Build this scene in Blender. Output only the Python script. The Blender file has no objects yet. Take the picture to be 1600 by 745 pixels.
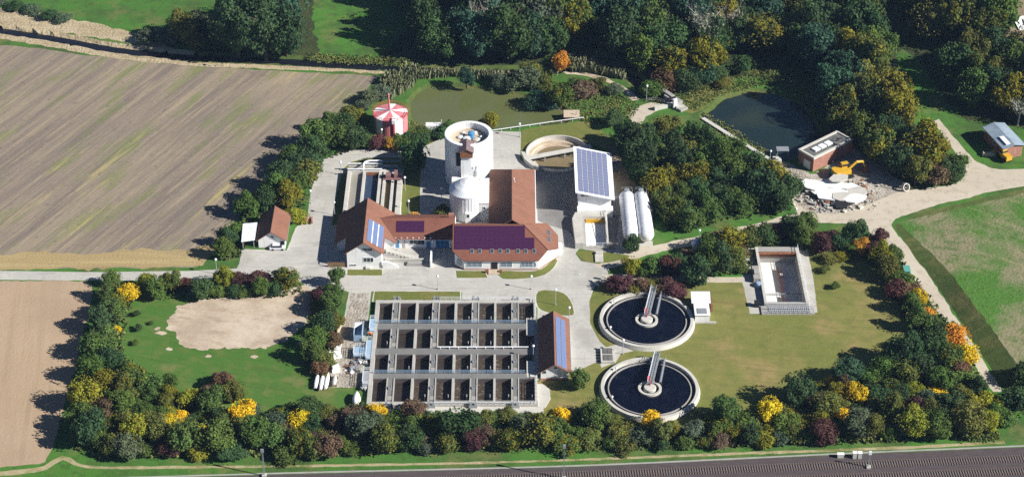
import bpy, math, random
import numpy as np
from mathutils import Vector, Matrix, noise
from mathutils.geometry import delaunay_2d_cdt

# ------------------------------------------------------------------ camera, sky, sun, exposure
scene = bpy.context.scene
COL = scene.collection
FPX, PITCH, HCAM, YCAM = 3233.0, math.radians(34.5), 323.0, -470.0
cam = bpy.data.cameras.new('camera')
cam.sensor_width = 36.0
cam.lens = FPX / 1600 * 36.0
cam.clip_start, cam.clip_end = 1.0, 6000.0
co = bpy.data.objects.new('camera', cam)
co.location = (0, YCAM, HCAM)
co.rotation_euler = (math.pi / 2 - PITCH, 0, 0)
COL.objects.link(co)
scene.camera = co

SUN_EL, SUN_AZ = math.radians(32.5), math.radians(-18)      # azimuth measured from +x, towards the viewer
w = bpy.data.worlds.new('World')
scene.world = w
w.use_nodes = True
nt = w.node_tree
sky = nt.nodes.new('ShaderNodeTexSky')
sky.sky_type = 'NISHITA'
sky.sun_disc = False
sky.sun_elevation = SUN_EL
sky.sun_rotation = math.pi / 2 - SUN_AZ
sky.altitude = 320
sky.air_density, sky.dust_density, sky.ozone_density = 0.55, 0.05, 4.0
bg = nt.nodes['Background']
bg.inputs['Strength'].default_value = 0.05
nt.links.new(sky.outputs['Color'], bg.inputs['Color'])
sl = bpy.data.lights.new('sun', 'SUN')
sl.energy = 5.0
sl.angle = math.radians(0.5)
sl.color = (1.0, 0.965, 0.90)
so = bpy.data.objects.new('sun', sl)
sd = Vector((math.cos(SUN_EL) * math.cos(SUN_AZ), math.cos(SUN_EL) * math.sin(SUN_AZ), math.sin(SUN_EL)))
so.rotation_euler = sd.to_track_quat('Z', 'Y').to_euler()
so.location = sd * 400
COL.objects.link(so)
vs = scene.view_settings
vs.view_transform, vs.look, vs.exposure, vs.gamma = 'Standard', 'None', 0.74, 1.0
scene.cycles.use_denoising = False
scene.cycles.max_bounces = 6
scene.cycles.diffuse_bounces = 2
scene.cycles.transparent_max_bounces = 6

# ------------------------------------------------------------------ survey: air photo reading -> metres on the site plan
CT, ST = math.cos(PITCH), math.sin(PITCH)
def G(u, v, z=0.0):
    """site-plan position (metres) of an air photo reading u, v for a point z metres above the ground"""
    a, b = (u - 800) / FPX, (v - 372.5) / FPX
    t = (z - HCAM) / (-ST - b * CT)
    return (a * t, (CT - b * ST) * t + YCAM)
def S(u, v, z=0.0):
    """photo pixels per metre across at that point"""
    b = (v - 372.5) / FPX
    return FPX * (-ST - b * CT) / (z - HCAM)
def GP(pts, z=0.0): return [G(u, v, z) for u, v in pts]
R = random.Random(7)

# ------------------------------------------------------------------ mesh builder
class MB:
    def __init__(s): s.v, s.f, s.m = [], [], []
    def poly(s, pts, mi=0):
        n = len(s.v); s.v += [tuple(p) for p in pts]; s.f.append(list(range(n, n + len(pts)))); s.m.append(mi); return s
    def prism(s, pts, z0, z1, mi=0, cap=True):
        n, k = len(s.v), len(pts)
        a = sum(pts[i][0] * pts[(i + 1) % k][1] - pts[(i + 1) % k][0] * pts[i][1] for i in range(k))
        if a < 0: pts = pts[::-1]
        s.v += [(p[0], p[1], z0) for p in pts] + [(p[0], p[1], z1) for p in pts]
        for i in range(k):
            j = (i + 1) % k; s.f.append([n + i, n + j, n + k + j, n + k + i]); s.m.append(mi)
        if cap:
            s.f.append([n + k + i for i in range(k)]); s.f.append([n + i for i in range(k)][::-1]); s.m += [mi, mi]
        return s
    def box(s, x0, x1, y0, y1, z0, z1, mi=0): return s.prism([(x0, y0), (x1, y0), (x1, y1), (x0, y1)], z0, z1, mi)
    def obox(s, c, ang, lx, ly, z0, z1, mi=0):
        ca, sa = math.cos(ang), math.sin(ang)
        return s.prism([(c[0] + ca * x - sa * y, c[1] + sa * x + ca * y) for x, y in ((-lx/2, -ly/2), (lx/2, -ly/2), (lx/2, ly/2), (-lx/2, ly/2))], z0, z1, mi)
    def slab(s, pts, t, mi=0):
        n, k = len(s.v), len(pts)
        s.v += [tuple(p) for p in pts] + [(p[0], p[1], p[2] - t) for p in pts]
        s.f.append(list(range(n, n + k))); s.f.append(list(range(n + k, n + 2 * k))[::-1]); s.m += [mi, mi]
        for i in range(k):
            j = (i + 1) % k; s.f.append([n + i, n + k + i, n + k + j, n + j]); s.m.append(mi)
        return s
    def tube(s, p, q, r, r2=None, n=6, mi=0):
        p, q = Vector(p), Vector(q); r2 = r if r2 is None else r2
        d = (q - p).normalized(); a = d.orthogonal().normalized(); b = d.cross(a); o = len(s.v)
        for c, rr in ((p, r), (q, r2)):
            for i in range(n):
                t = 2 * math.pi * i / n; s.v.append(tuple(c + a * (rr * math.cos(t)) + b * (rr * math.sin(t))))
        for i in range(n):
            j = (i + 1) % n; s.f.append([o + i, o + j, o + n + j, o + n + i]); s.m.append(mi)
        s.f.append([o + i for i in range(n)][::-1]); s.f.append([o + n + i for i in range(n)]); s.m += [mi, mi]
        return s
    def lathe(s, cx, cy, prof, n=64, mi=0, closed=False, mif=None):
        o, k = len(s.v), len(prof)
        for i in range(n):
            t = 2 * math.pi * i / n
            for r, z in prof: s.v.append((cx + r * math.cos(t), cy + r * math.sin(t), z))
        for i in range(n):
            j = (i + 1) % n
            for a in range(k if closed else k - 1):
                b = (a + 1) % k
                s.f.append([o + i * k + a, o + j * k + a, o + j * k + b, o + i * k + b]); s.m.append(mif(i) if mif else mi)
        return s
    def disc(s, cx, cy, r, z, n=64, mi=0): return s.poly([(cx + r * math.cos(2 * math.pi * i / n), cy + r * math.sin(2 * math.pi * i / n), z) for i in range(n)], mi)
    def ball(s, c, r, n=10, mi=0, sz=1.0):
        return s.lathe(c[0], c[1], [(max(0.001, r * math.sin(math.pi * i / n)), c[2] - sz * r * math.cos(math.pi * i / n)) for i in range(n + 1)], n * 2, mi)
    def mesh(s, name, off=(0, 0, 0), smooth=False):
        me = bpy.data.meshes.new(name)
        me.from_pydata([(x - off[0], y - off[1], z - off[2]) for x, y, z in s.v], [], s.f)
        me.polygons.foreach_set('material_index', s.m)
        if smooth: me.polygons.foreach_set('use_smooth', [True] * len(s.f))
        me.update()
        return me
    def obj(s, name, mats, parent=None, smooth=False):
        off = WPOS.get(parent.name, (0, 0, 0)) if parent else (0, 0, 0)
        me = s.mesh(name, off, smooth)
        for m in (mats if isinstance(mats, (list, tuple)) else [mats]): me.materials.append(m)
        o = bpy.data.objects.new(name, me); COL.objects.link(o)
        if parent: o.parent = parent; WPOS[o.name] = off
        return o
WPOS = {}
def tag(o, label, cat, group=None):
    o['label'] = label; o['category'] = cat
    if group: o['group'] = group
    return o
def thing(name, label, cat, loc, group=None):
    o = bpy.data.objects.new(name, None); COL.objects.link(o)
    o.location = (loc[0], loc[1], loc[2] if len(loc) > 2 else 0); o.empty_display_size = 0.5
    WPOS[o.name] = tuple(o.location)
    return tag(o, label, cat, group)
def solo(mb, name, mats, label, cat, loc, group=None, smooth=False):
    """a thing that is one mesh, its origin at its base"""
    loc = (loc[0], loc[1], loc[2] if len(loc) > 2 else 0)
    me = mb.mesh(name, loc, smooth)
    for m in (mats if isinstance(mats, (list, tuple)) else [mats]): me.materials.append(m)
    o = bpy.data.objects.new(name, me); COL.objects.link(o); o.location = loc
    return tag(o, label, cat, group)
def inst(name, me, parent, mtx):
    """a part that shares mesh data; mtx is in world space"""
    o = bpy.data.objects.new(name, me); COL.objects.link(o)
    off = WPOS.get(parent.name, (0, 0, 0)); o.parent = parent
    o.matrix_local = Matrix.Translation((-off[0], -off[1], -off[2])) @ mtx
    return o

# ------------------------------------------------------------------ materials
def mat(name, col, rough=0.85, layers=(), bump=None, spec=0.25, metal=0.0):
    """layers: (scale xyz, second colour, low, high, strength[, turn]) - noise stained over the base colour"""
    m = bpy.data.materials.new(name); m.use_nodes = True
    n, l = m.node_tree.nodes, m.node_tree.links
    p = n['Principled BSDF']
    p.inputs['Roughness'].default_value = rough; p.inputs['Metallic'].default_value = metal
    p.inputs['Specular IOR Level'].default_value = spec
    tc = n.new('ShaderNodeTexCoord')
    def coord(sc, turn=0.0):
        src = tc.outputs['Object']
        if turn:
            mr = n.new('ShaderNodeMapping'); mr.inputs['Rotation'].default_value = (0, 0, turn)
            l.new(src, mr.inputs['Vector']); src = mr.outputs['Vector']
        mp = n.new('ShaderNodeMapping'); mp.inputs['Scale'].default_value = (sc, sc, sc) if isinstance(sc, (int, float)) else sc
        l.new(src, mp.inputs['Vector']); return mp.outputs['Vector']
    cur = n.new('ShaderNodeRGB'); cur.outputs[0].default_value = (*col, 1); cur = cur.outputs[0]
    for L in layers:
        sc, c2, lo, hi, st = L[:5]
        nz = n.new('ShaderNodeTexNoise'); nz.inputs['Scale'].default_value = 1.0; nz.inputs['Detail'].default_value = 5.0; nz.inputs['Roughness'].default_value = 0.62
        l.new(coord(sc, L[5] if len(L) > 5 else 0.0), nz.inputs['Vector'])
        mr = n.new('ShaderNodeMapRange'); mr.clamp = True
        for i, v in zip((1, 2, 3, 4), (lo, hi, 0.0, st)): mr.inputs[i].default_value = v
        l.new(nz.outputs['Fac'], mr.inputs[0])
        mx = n.new('ShaderNodeMix'); mx.data_type = 'RGBA'
        l.new(mr.outputs[0], mx.inputs[0]); l.new(cur, mx.inputs[6]); mx.inputs[7].default_value = (*c2, 1); cur = mx.outputs[2]
    l.new(cur, p.inputs['Base Color'])
    if bump:
        nz = n.new('ShaderNodeTexNoise'); nz.inputs['Scale'].default_value = 1.0; nz.inputs['Detail'].default_value = 4.0
        l.new(coord(bump[0], bump[3] if len(bump) > 3 else 0.0), nz.inputs['Vector'])
        b = n.new('ShaderNodeBump'); b.inputs['Strength'].default_value = bump[1]; b.inputs['Distance'].default_value = bump[2]
        l.new(nz.outputs['Fac'], b.inputs['Height']); l.new(b.outputs['Normal'], p.inputs['Normal'])
    return m
FUR = math.atan2(G(67, 241)[1] - G(201, 141)[1], G(67, 241)[0] - G(201, 141)[0])   # furrow direction of the ploughed field
M = {}
M['meadow'] = mat('meadow', (0.056, 0.150, 0.024), 0.95, [(0.02, (0.066, 0.195, 0.022), 0.40, 0.62, 0.9), (0.06, (0.05, 0.085, 0.022), 0.48, 0.62, 0.8), (0.09, (0.15, 0.155, 0.05), 0.53, 0.64, 0.7), (0.3, (0.045, 0.10, 0.018), 0.5, 0.64, 0.7), (0.5, (0.13, 0.15, 0.04), 0.52, 0.75, 0.5), (1.5, (0.035, 0.08, 0.015), 0.54, 0.7, 0.5)], (2.0, 0.35, 0.25))
M['plough'] = mat('ploughed_soil', (0.295, 0.235, 0.170), 0.95, [
    (0.013, (0.215, 0.175, 0.145), 0.42, 0.62, 0.7), ((0.012, 0.22, 1), (0.15, 0.12, 0.11), 0.47, 0.62, 0.7, -FUR), ((0.018, 0.5, 1), (0.165, 0.135, 0.12), 0.50, 0.64, 0.6, -FUR), ((0.03, 0.11, 1), (0.16, 0.19, 0.06), 0.52, 0.64, 0.7, -FUR),
    ((0.015, 0.16, 1), (0.42, 0.35, 0.15), 0.60, 0.68, 0.75, -FUR), ((0.03, 0.7, 1), (0.38, 0.305, 0.20), 0.54, 0.66, 0.6, -FUR), ((0.9, 1.7, 1), (0.16, 0.18, 0.07), 0.56, 0.66, 0.65, -FUR),
    ((1.3, 2.0, 1), (0.46, 0.40, 0.28), 0.59, 0.69, 0.65, -FUR), (0.5, (0.14, 0.115, 0.105), 0.57, 0.70, 0.6)], ((0.15, 1.6, 1), 0.35, 0.25, -FUR))
M['stubble'] = mat('stubble', (0.36, 0.27, 0.13), 0.95, [((0.015, 0.25, 1), (0.44, 0.35, 0.17), 0.45, 0.6, 0.9), ((0.03, 0.4, 1), (0.26, 0.19, 0.10), 0.55, 0.7, 0.8), ((0.3, 1.2, 1), (0.30, 0.22, 0.12), 0.5, 0.7, 0.6)], (1.5, 0.5, 0.3))
M['tan_field'] = mat('harrowed_soil', (0.40, 0.29, 0.19), 0.95, [(0.02, (0.34, 0.25, 0.175), 0.46, 0.62, 0.7), ((0.35, 0.012, 1), (0.31, 0.225, 0.15), 0.56, 0.64, 0.7, -0.12), (0.05, (0.45, 0.335, 0.225), 0.4, 0.65, 0.7), ((0.5, 0.02, 1), (0.36, 0.26, 0.165), 0.45, 0.65, 0.6, -0.12), (0.9, (0.33, 0.24, 0.16), 0.5, 0.72, 0.5)], (1.5, 0.4, 0.2))
M['road'] = mat('pale_concrete_road', (0.45, 0.435, 0.40), 0.9, [(0.10, (0.54, 0.52, 0.47), 0.42, 0.62, 0.6), (0.9, (0.36, 0.345, 0.31), 0.5, 0.68, 0.4), (0.03, (0.36, 0.34, 0.30), 0.5, 0.68, 0.5), ((3.0, 0.08, 1), (0.38, 0.365, 0.33), 0.56, 0.64, 0.5), ((0.05, 1.2, 1), (0.34, 0.325, 0.30), 0.56, 0.64, 0.6), (0.06, (0.33, 0.315, 0.28), 0.52, 0.64, 0.6), (0.22, (0.34, 0.33, 0.31), 0.60, 0.625, 0.55), (0.35, (0.56, 0.545, 0.52), 0.62, 0.64, 0.5)], (4, 0.2, 0.05))
M['asphalt'] = mat('worn_asphalt', (0.20, 0.19, 0.185), 0.92, [(0.2, (0.27, 0.26, 0.25), 0.42, 0.66, 0.8), (1.2, (0.15, 0.145, 0.14), 0.5, 0.7, 0.5)], (4, 0.2, 0.05))
M['gravel'] = mat('gravel', (0.49, 0.43, 0.34), 0.95, [(0.08, (0.54, 0.48, 0.385), 0.42, 0.62, 0.7), (0.4, (0.36, 0.305, 0.225), 0.5, 0.66, 0.6), (2.5, (0.58, 0.53, 0.44), 0.56, 0.72, 0.6)], (3, 0.4, 0.15))
M['rubble_ground'] = mat('rubble_ground', (0.34, 0.30, 0.245), 0.95, [(0.15, (0.5, 0.46, 0.40), 0.45, 0.6, 0.8), (0.5, (0.20, 0.165, 0.13), 0.5, 0.64, 0.7), (2.0, (0.62, 0.59, 0.54), 0.58, 0.70, 0.8)], (1.5, 0.8, 0.5))
M['earth'] = mat('bare_earth', (0.22, 0.165, 0.11), 0.95, [(0.15, (0.30, 0.235, 0.155), 0.42, 0.62, 0.8), (0.6, (0.13, 0.12, 0.05), 0.5, 0.68, 0.7)], (1.5, 0.5, 0.25))
M['sand'] = mat('sandy_soil', (0.47, 0.375, 0.285), 0.95, [(0.12, (0.54, 0.45, 0.33), 0.42, 0.62, 0.8), ((0.12, 0.5, 1), (0.34, 0.26, 0.18), 0.48, 0.62, 0.75, 0.25), (0.09, (0.38, 0.30, 0.22), 0.5, 0.60, 0.8), (0.5, (0.30, 0.25, 0.15), 0.60, 0.72, 0.7), (2.0, (0.60, 0.52, 0.42), 0.55, 0.72, 0.6), (0.06, (0.56, 0.48, 0.38), 0.5, 0.62, 0.8)], (0.8, 0.35, 0.25))
M['lawn'] = mat('green_lawn', (0.070, 0.155, 0.026), 0.95, [(0.05, (0.058, 0.15, 0.02), 0.42, 0.62, 0.8), (0.25, (0.15, 0.17, 0.045), 0.48, 0.66, 0.7), ((0.04, 0.6, 1), (0.055, 0.11, 0.02), 0.52, 0.66, 0.6, 0.3), (1.0, (0.055, 0.10, 0.018), 0.5, 0.70, 0.6), (0.10, (0.20, 0.18, 0.07), 0.58, 0.68, 0.6)], (2, 0.4, 0.15))
M['dry_lawn'] = mat('dry_lawn', (0.20, 0.195, 0.055), 0.95, [(0.035, (0.155, 0.175, 0.04), 0.42, 0.60, 0.9), (0.06, (0.31, 0.225, 0.095), 0.52, 0.64, 0.8), (0.3, (0.12, 0.14, 0.032), 0.48, 0.66, 0.65), ((0.04, 0.5, 1), (0.13, 0.135, 0.035), 0.5, 0.66, 0.6, 0.15), (1.2, (0.26, 0.215, 0.085), 0.52, 0.72, 0.6), (2.0, (0.10, 0.115, 0.028), 0.56, 0.7, 0.6)], (2, 0.4, 0.15))
M['bed'] = mat('verge_grass', (0.135, 0.155, 0.035), 0.95, [(0.12, (0.19, 0.17, 0.05), 0.45, 0.62, 0.8), (0.7, (0.08, 0.115, 0.02), 0.5, 0.68, 0.6)], (2.5, 0.5, 0.15))
M['crop'] = mat('green_crop', (0.066, 0.165, 0.024), 0.95, [(0.03, (0.26, 0.215, 0.14), 0.45, 0.56, 0.85), ((0.012, 0.22, 1), (0.28, 0.24, 0.13), 0.58, 0.66, 0.7, 0.62), (0.4, (0.05, 0.115, 0.014), 0.5, 0.68, 0.7), (1.2, (0.14, 0.20, 0.04), 0.52, 0.72, 0.6)], (1.2, 0.7, 0.4))
M['bank'] = mat('grassy_bank', (0.075, 0.11, 0.025), 0.95, [(0.12, (0.16, 0.15, 0.05), 0.48, 0.62, 0.8), (0.6, (0.045, 0.075, 0.018), 0.48, 0.66, 0.7)], (1.5, 0.4, 0.25))
M['straw'] = mat('straw_bank', (0.40, 0.32, 0.20), 0.95, [((0.05, 0.3, 1), (0.50, 0.42, 0.28), 0.44, 0.62, 0.8), (0.4, (0.26, 0.20, 0.11), 0.5, 0.66, 0.7), (1.5, (0.17, 0.15, 0.06), 0.58, 0.70, 0.6)], (1.2, 0.8, 0.5))
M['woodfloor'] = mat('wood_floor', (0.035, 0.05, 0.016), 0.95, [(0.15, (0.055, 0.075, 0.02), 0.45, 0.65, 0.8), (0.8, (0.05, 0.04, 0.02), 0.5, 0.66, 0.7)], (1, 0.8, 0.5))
M['ballast'] = mat('railway_ballast', (0.082, 0.066, 0.068), 0.95, [((0.3, 1.2, 1), (0.11, 0.088, 0.088), 0.45, 0.62, 0.7), (2.5, (0.05, 0.038, 0.04), 0.5, 0.68, 0.7)], (5, 0.7, 0.1))
M['pond'] = mat('green_pond_water', (0.115, 0.130, 0.048), 0.06, [(0.03, (0.13, 0.145, 0.058), 0.42, 0.62, 0.8)], (1.2, 0.02, 0.01), spec=0.9)
M['pond2'] = mat('dark_pond_water', (0.015, 0.027, 0.028), 0.12, [(0.05, (0.03, 0.042, 0.03), 0.5, 0.66, 0.8)], (1.2, 0.03, 0.02), spec=0.5)
M['stream'] = mat('dark_stream_water', (0.010, 0.011, 0.016), 0.2, (), (1.5, 0.05, 0.03), spec=0.4)
M['blackwater'] = mat('clarifier_water', (0.003, 0.0042, 0.012), 0.10, [(0.35, (0.009, 0.011, 0.02), 0.5, 0.68, 0.7)], (1.5, 0.03, 0.02), spec=0.35)
M['sludge'] = mat('brown_activated_sludge', (0.055, 0.042, 0.032), 0.45, [(0.7, (0.085, 0.066, 0.05), 0.46, 0.62, 0.8), (1.3, (0.24, 0.20, 0.16), 0.56, 0.66, 0.8)], (1.5, 0.25, 0.1))
M['stillsludge'] = mat('still_sludge', (0.036, 0.029, 0.024), 0.4, [(0.5, (0.05, 0.04, 0.032), 0.45, 0.62, 0.8)], (2, 0.1, 0.05))
M['silt'] = mat('brown_basin_water', (0.20, 0.155, 0.085), 0.3, [(0.25, (0.24, 0.19, 0.11), 0.45, 0.62, 0.8)], (1, 0.05, 0.05))
M['greywater'] = mat('grey_basin_water', (0.27, 0.25, 0.21), 0.3, [(0.3, (0.31, 0.29, 0.25), 0.45, 0.62, 0.8)], (1, 0.05, 0.05))
M['bluewater'] = mat('blue_basin_water', (0.035, 0.055, 0.095), 0.2, [(1.0, (0.05, 0.08, 0.13), 0.5, 0.66, 0.7)], (2, 0.2, 0.1))
def conc(name, c, k=0.8, sc=0.35): return mat(name, c, 0.9, [(sc, tuple(x * k for x in c), 0.45, 0.66, 0.8), (sc * 6, tuple(x * 0.75 for x in c), 0.52, 0.72, 0.5), ((sc * 5, sc * 5, sc * 0.6), tuple(x * 0.7 for x in c), 0.56, 0.70, 0.5)], (4, 0.15, 0.04))
M['conc'] = conc('weathered_concrete', (0.36, 0.345, 0.325))
M['conc_light'] = conc('pale_concrete', (0.55, 0.53, 0.48))
M['conc_tank'] = conc('stained_tank_concrete', (0.45, 0.435, 0.40))
M['trail'] = mat('worn_trail', (0.36, 0.30, 0.17), 0.95, [(0.12, (0.15, 0.16, 0.04), 0.46, 0.60, 0.9), (0.6, (0.46, 0.40, 0.26), 0.5, 0.68, 0.7)], (2, 0.4, 0.1))
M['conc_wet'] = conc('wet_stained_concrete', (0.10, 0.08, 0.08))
M['conc_dark'] = conc('dark_wet_concrete', (0.17, 0.145, 0.14))
M['conc_walk'] = conc('grey_walkway_concrete', (0.20, 0.197, 0.19))
M['white'] = mat('white_render', (0.84, 0.84, 0.83), 0.8, [(0.3, (0.72, 0.72, 0.70), 0.48, 0.68, 0.7), ((1.2, 1.2, 0.12), (0.55, 0.54, 0.51), 0.55, 0.70, 0.6)], (6, 0.05, 0.02))
M['white_metal'] = mat('white_sheet_metal', (0.80, 0.82, 0.84), 0.45, [(0.25, (0.72, 0.74, 0.77), 0.46, 0.66, 0.8), ((1.5, 1.5, 0.1), (0.52, 0.52, 0.51), 0.54, 0.68, 0.7)], None, spec=0.5)
M['roof_tile'] = mat('red_roof_tiles', (0.225, 0.105, 0.070), 0.85, [(0.25, (0.18, 0.083, 0.056), 0.42, 0.64, 0.8), ((3.0, 3.0, 3.0), (0.27, 0.135, 0.09), 0.5, 0.68, 0.7), (0.8, (0.14, 0.07, 0.05), 0.56, 0.72, 0.6)], (3.5, 0.25, 0.06))
M['roof_tile_shade'] = mat('shade_toned_roof_tiles', (0.205, 0.08, 0.055), 0.85, [(0.25, (0.165, 0.066, 0.046), 0.42, 0.64, 0.8), (3.0, (0.25, 0.11, 0.072), 0.5, 0.68, 0.7), (0.8, (0.17, 0.075, 0.055), 0.56, 0.72, 0.6)], (3.5, 0.25, 0.06))  # red tiles with the dimmer sun of the front slopes put into the colour
M['fascia'] = mat('roof_edge', (0.10, 0.055, 0.045), 0.7)
M['brick'] = mat('red_brick', (0.33, 0.155, 0.115), 0.9, [(1.5, (0.42, 0.24, 0.19), 0.46, 0.66, 0.8), (0.25, (0.24, 0.11, 0.085), 0.48, 0.66, 0.7), (6, (0.2, 0.1, 0.08), 0.52, 0.66, 0.6)], (8, 0.3, 0.05))
M['felt'] = mat('grey_roof_felt', (0.13, 0.13, 0.125), 0.9, [(0.4, (0.18, 0.175, 0.16), 0.45, 0.65, 0.8), (1.5, (0.09, 0.09, 0.085), 0.5, 0.7, 0.6)], (4, 0.2, 0.05))
M['pv_purple'] = mat('purple_solar_glass', (0.052, 0.014, 0.052), 0.25, [(0.5, (0.062, 0.02, 0.066), 0.45, 0.62, 0.8)], spec=0.5)
M['pv_blue'] = mat('blue_solar_glass', (0.13, 0.18, 0.34), 0.25, [(0.7, (0.13, 0.19, 0.40), 0.45, 0.62, 0.8)], spec=0.6)
M['pv_grey'] = mat('blue_grey_solar_glass', (0.17, 0.19, 0.31), 0.3, [((1.2, 0.3, 1), (0.20, 0.22, 0.34), 0.45, 0.62, 0.8)], spec=0.6)
M['pv_dark'] = mat('dark_module_frame', (0.07, 0.03, 0.06), 0.5)
M['alu'] = mat('aluminium', (0.62, 0.64, 0.66), 0.4, metal=0.6)
M['steel'] = mat('galvanised_steel', (0.38, 0.40, 0.42), 0.5, [(0.6, (0.30, 0.32, 0.34), 0.45, 0.65, 0.8)], metal=0.4)
M['blue_steel'] = mat('pale_blue_railing', (0.30, 0.42, 0.55), 0.5)
M['blue'] = mat('blue_door', (0.06, 0.22, 0.42), 0.6, [(1, (0.08, 0.27, 0.48), 0.45, 0.65, 0.8)])
M['glass'] = mat('window_glass', (0.03, 0.035, 0.045), 0.08, spec=0.6)
M['paleglass'] = mat('pale_window_glass', (0.22, 0.27, 0.33), 0.15, spec=0.6)
M['skydark'] = mat('roof_window_glass', (0.05, 0.06, 0.075), 0.25, spec=0.4)
M['skyglass'] = mat('white_skylight', (0.78, 0.80, 0.82), 0.3, spec=0.5)
M['red'] = mat('red_paint', (0.55, 0.05, 0.07), 0.5, [(0.5, (0.48, 0.06, 0.08), 0.45, 0.65, 0.8)])
M['redpale'] = mat('faded_red_paint', (0.62, 0.22, 0.24), 0.6, [(0.5, (0.5, 0.13, 0.15), 0.45, 0.65, 0.8)])
M['dullred'] = mat('dull_red_paint', (0.27, 0.14, 0.135), 0.7, [(1.0, (0.2, 0.12, 0.12), 0.45, 0.65, 0.8)])
M['dark'] = mat('dark_opening', (0.02, 0.02, 0.022), 0.6)
M['rubber'] = mat('black_rubber', (0.02, 0.02, 0.02), 0.8)
M['yellow'] = mat('yellow_paint', (0.62, 0.36, 0.03), 0.5, [(2, (0.5, 0.29, 0.03), 0.5, 0.66, 0.7)])
M['orange'] = mat('orange_paint', (0.62, 0.17, 0.03), 0.5)
M['rust'] = mat('rusty_steel', (0.22, 0.09, 0.045), 0.8, [(1.0, (0.30, 0.14, 0.07), 0.45, 0.62, 0.8), (3, (0.12, 0.055, 0.035), 0.5, 0.66, 0.7)])
M['wood'] = mat('weathered_wood', (0.24, 0.14, 0.07), 0.85, [((4, 1, 1), (0.17, 0.10, 0.055), 0.45, 0.65, 0.8)])
M['teal'] = mat('teal_plastic', (0.10, 0.32, 0.28), 0.6)
M['blueroof'] = mat('pale_blue_metal_roof', (0.36, 0.44, 0.52), 0.4, [(0.3, (0.26, 0.33, 0.42), 0.45, 0.62, 0.8), (1.5, (0.5, 0.57, 0.63), 0.55, 0.68, 0.7)], metal=0.2)
M['bark'] = mat('bark', (0.085, 0.06, 0.04), 0.95, [((6, 6, 1), (0.13, 0.10, 0.07), 0.45, 0.65, 0.8)])
M['birchbark'] = mat('pale_bark', (0.55, 0.52, 0.47), 0.85, [((3, 3, 1), (0.30, 0.27, 0.24), 0.55, 0.65, 0.8)])
M['globe'] = mat('white_lamp_globe', (0.85, 0.86, 0.88), 0.3, spec=0.5)
M['lamp_pole'] = mat('grey_lamp_pole', (0.42, 0.44, 0.45), 0.5)
M['sleeper'] = mat('concrete_sleeper', (0.19, 0.165, 0.16), 0.9, [(3, (0.17, 0.14, 0.135), 0.45, 0.65, 0.8)])
M['rail'] = mat('rail_steel', (0.17, 0.12, 0.10), 0.5, metal=0.3)

def leafmat(name, transl=0.32):
    m = bpy.data.materials.new(name); m.use_nodes = True
    n, l = m.node_tree.nodes, m.node_tree.links
    p = n['Principled BSDF']; out = n['Material Output']
    p.inputs['Roughness'].default_value = 0.75; p.inputs['Specular IOR Level'].default_value = 0.15
    oi = n.new('ShaderNodeObjectInfo'); at = n.new('ShaderNodeAttribute'); at.attribute_name = 'rnd'
    tc = n.new('ShaderNodeTexCoord'); nz = n.new('ShaderNodeTexNoise')
    ad = n.new('ShaderNodeVectorMath'); ad.operation = 'ADD'
    cx = n.new('ShaderNodeCombineXYZ'); mu = n.new('ShaderNodeMath'); mu.operation = 'MULTIPLY'; mu.inputs[1].default_value = 37.0
    l.new(oi.outputs['Random'], mu.inputs[0]); l.new(mu.outputs[0], cx.inputs[0]); l.new(mu.outputs[0], cx.inputs[1])
    l.new(tc.outputs['Object'], ad.inputs[0]); l.new(cx.outputs[0], ad.inputs[1])
    nz.inputs['Scale'].default_value = 4.5; nz.inputs['Detail'].default_value = 2.0
    l.new(ad.outputs[0], nz.inputs['Vector'])
    # autumn patches: share given by the object's colour alpha
    th = n.new('ShaderNodeMath'); th.operation = 'MULTIPLY_ADD'; th.inputs[1].default_value = 0.42; th.inputs[2].default_value = -0.77
    l.new(oi.outputs['Alpha'], th.inputs[0])
    su = n.new('ShaderNodeMath'); su.operation = 'ADD'; l.new(nz.outputs['Fac'], su.inputs[0]); l.new(th.outputs[0], su.inputs[1])
    mr = n.new('ShaderNodeMapRange'); mr.inputs[1].default_value = 0.0; mr.inputs[2].default_value = 0.06; mr.inputs[3].default_value = 0.0; mr.inputs[4].default_value = 0.9
    l.new(su.outputs[0], mr.inputs[0])
    mx = n.new('ShaderNodeMix'); mx.data_type = 'RGBA'; l.new(mr.outputs[0], mx.inputs[0]); l.new(oi.outputs['Color'], mx.inputs[6]); mx.inputs[7].default_value = (0.23, 0.20, 0.02, 1)
    hs = n.new('ShaderNodeHueSaturation')
    m1 = n.new('ShaderNodeMapRange'); m1.inputs[3].default_value = 0.485; m1.inputs[4].default_value = 0.515; l.new(at.outputs['Fac'], m1.inputs[0])
    m2 = n.new('ShaderNodeMapRange'); m2.inputs[3].default_value = 0.7; m2.inputs[4].default_value = 1.35; l.new(at.outputs['Fac'], m2.inputs[0])
    l.new(m1.outputs[0], hs.inputs['Hue']); l.new(m2.outputs[0], hs.inputs['Value']); l.new(mx.outputs[2], hs.inputs['Color'])
    l.new(hs.outputs[0], p.inputs['Base Color'])
    tr = n.new('ShaderNodeBsdfTranslucent'); l.new(hs.outputs[0], tr.inputs['Color'])
    ms = n.new('ShaderNodeMixShader'); ms.inputs[0].default_value = transl
    l.new(p.outputs[0], ms.inputs[1]); l.new(tr.outputs[0], ms.inputs[2]); l.new(ms.outputs[0], out.inputs['Surface'])
    return m
M['leaf'] = leafmat('leaves')
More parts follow.
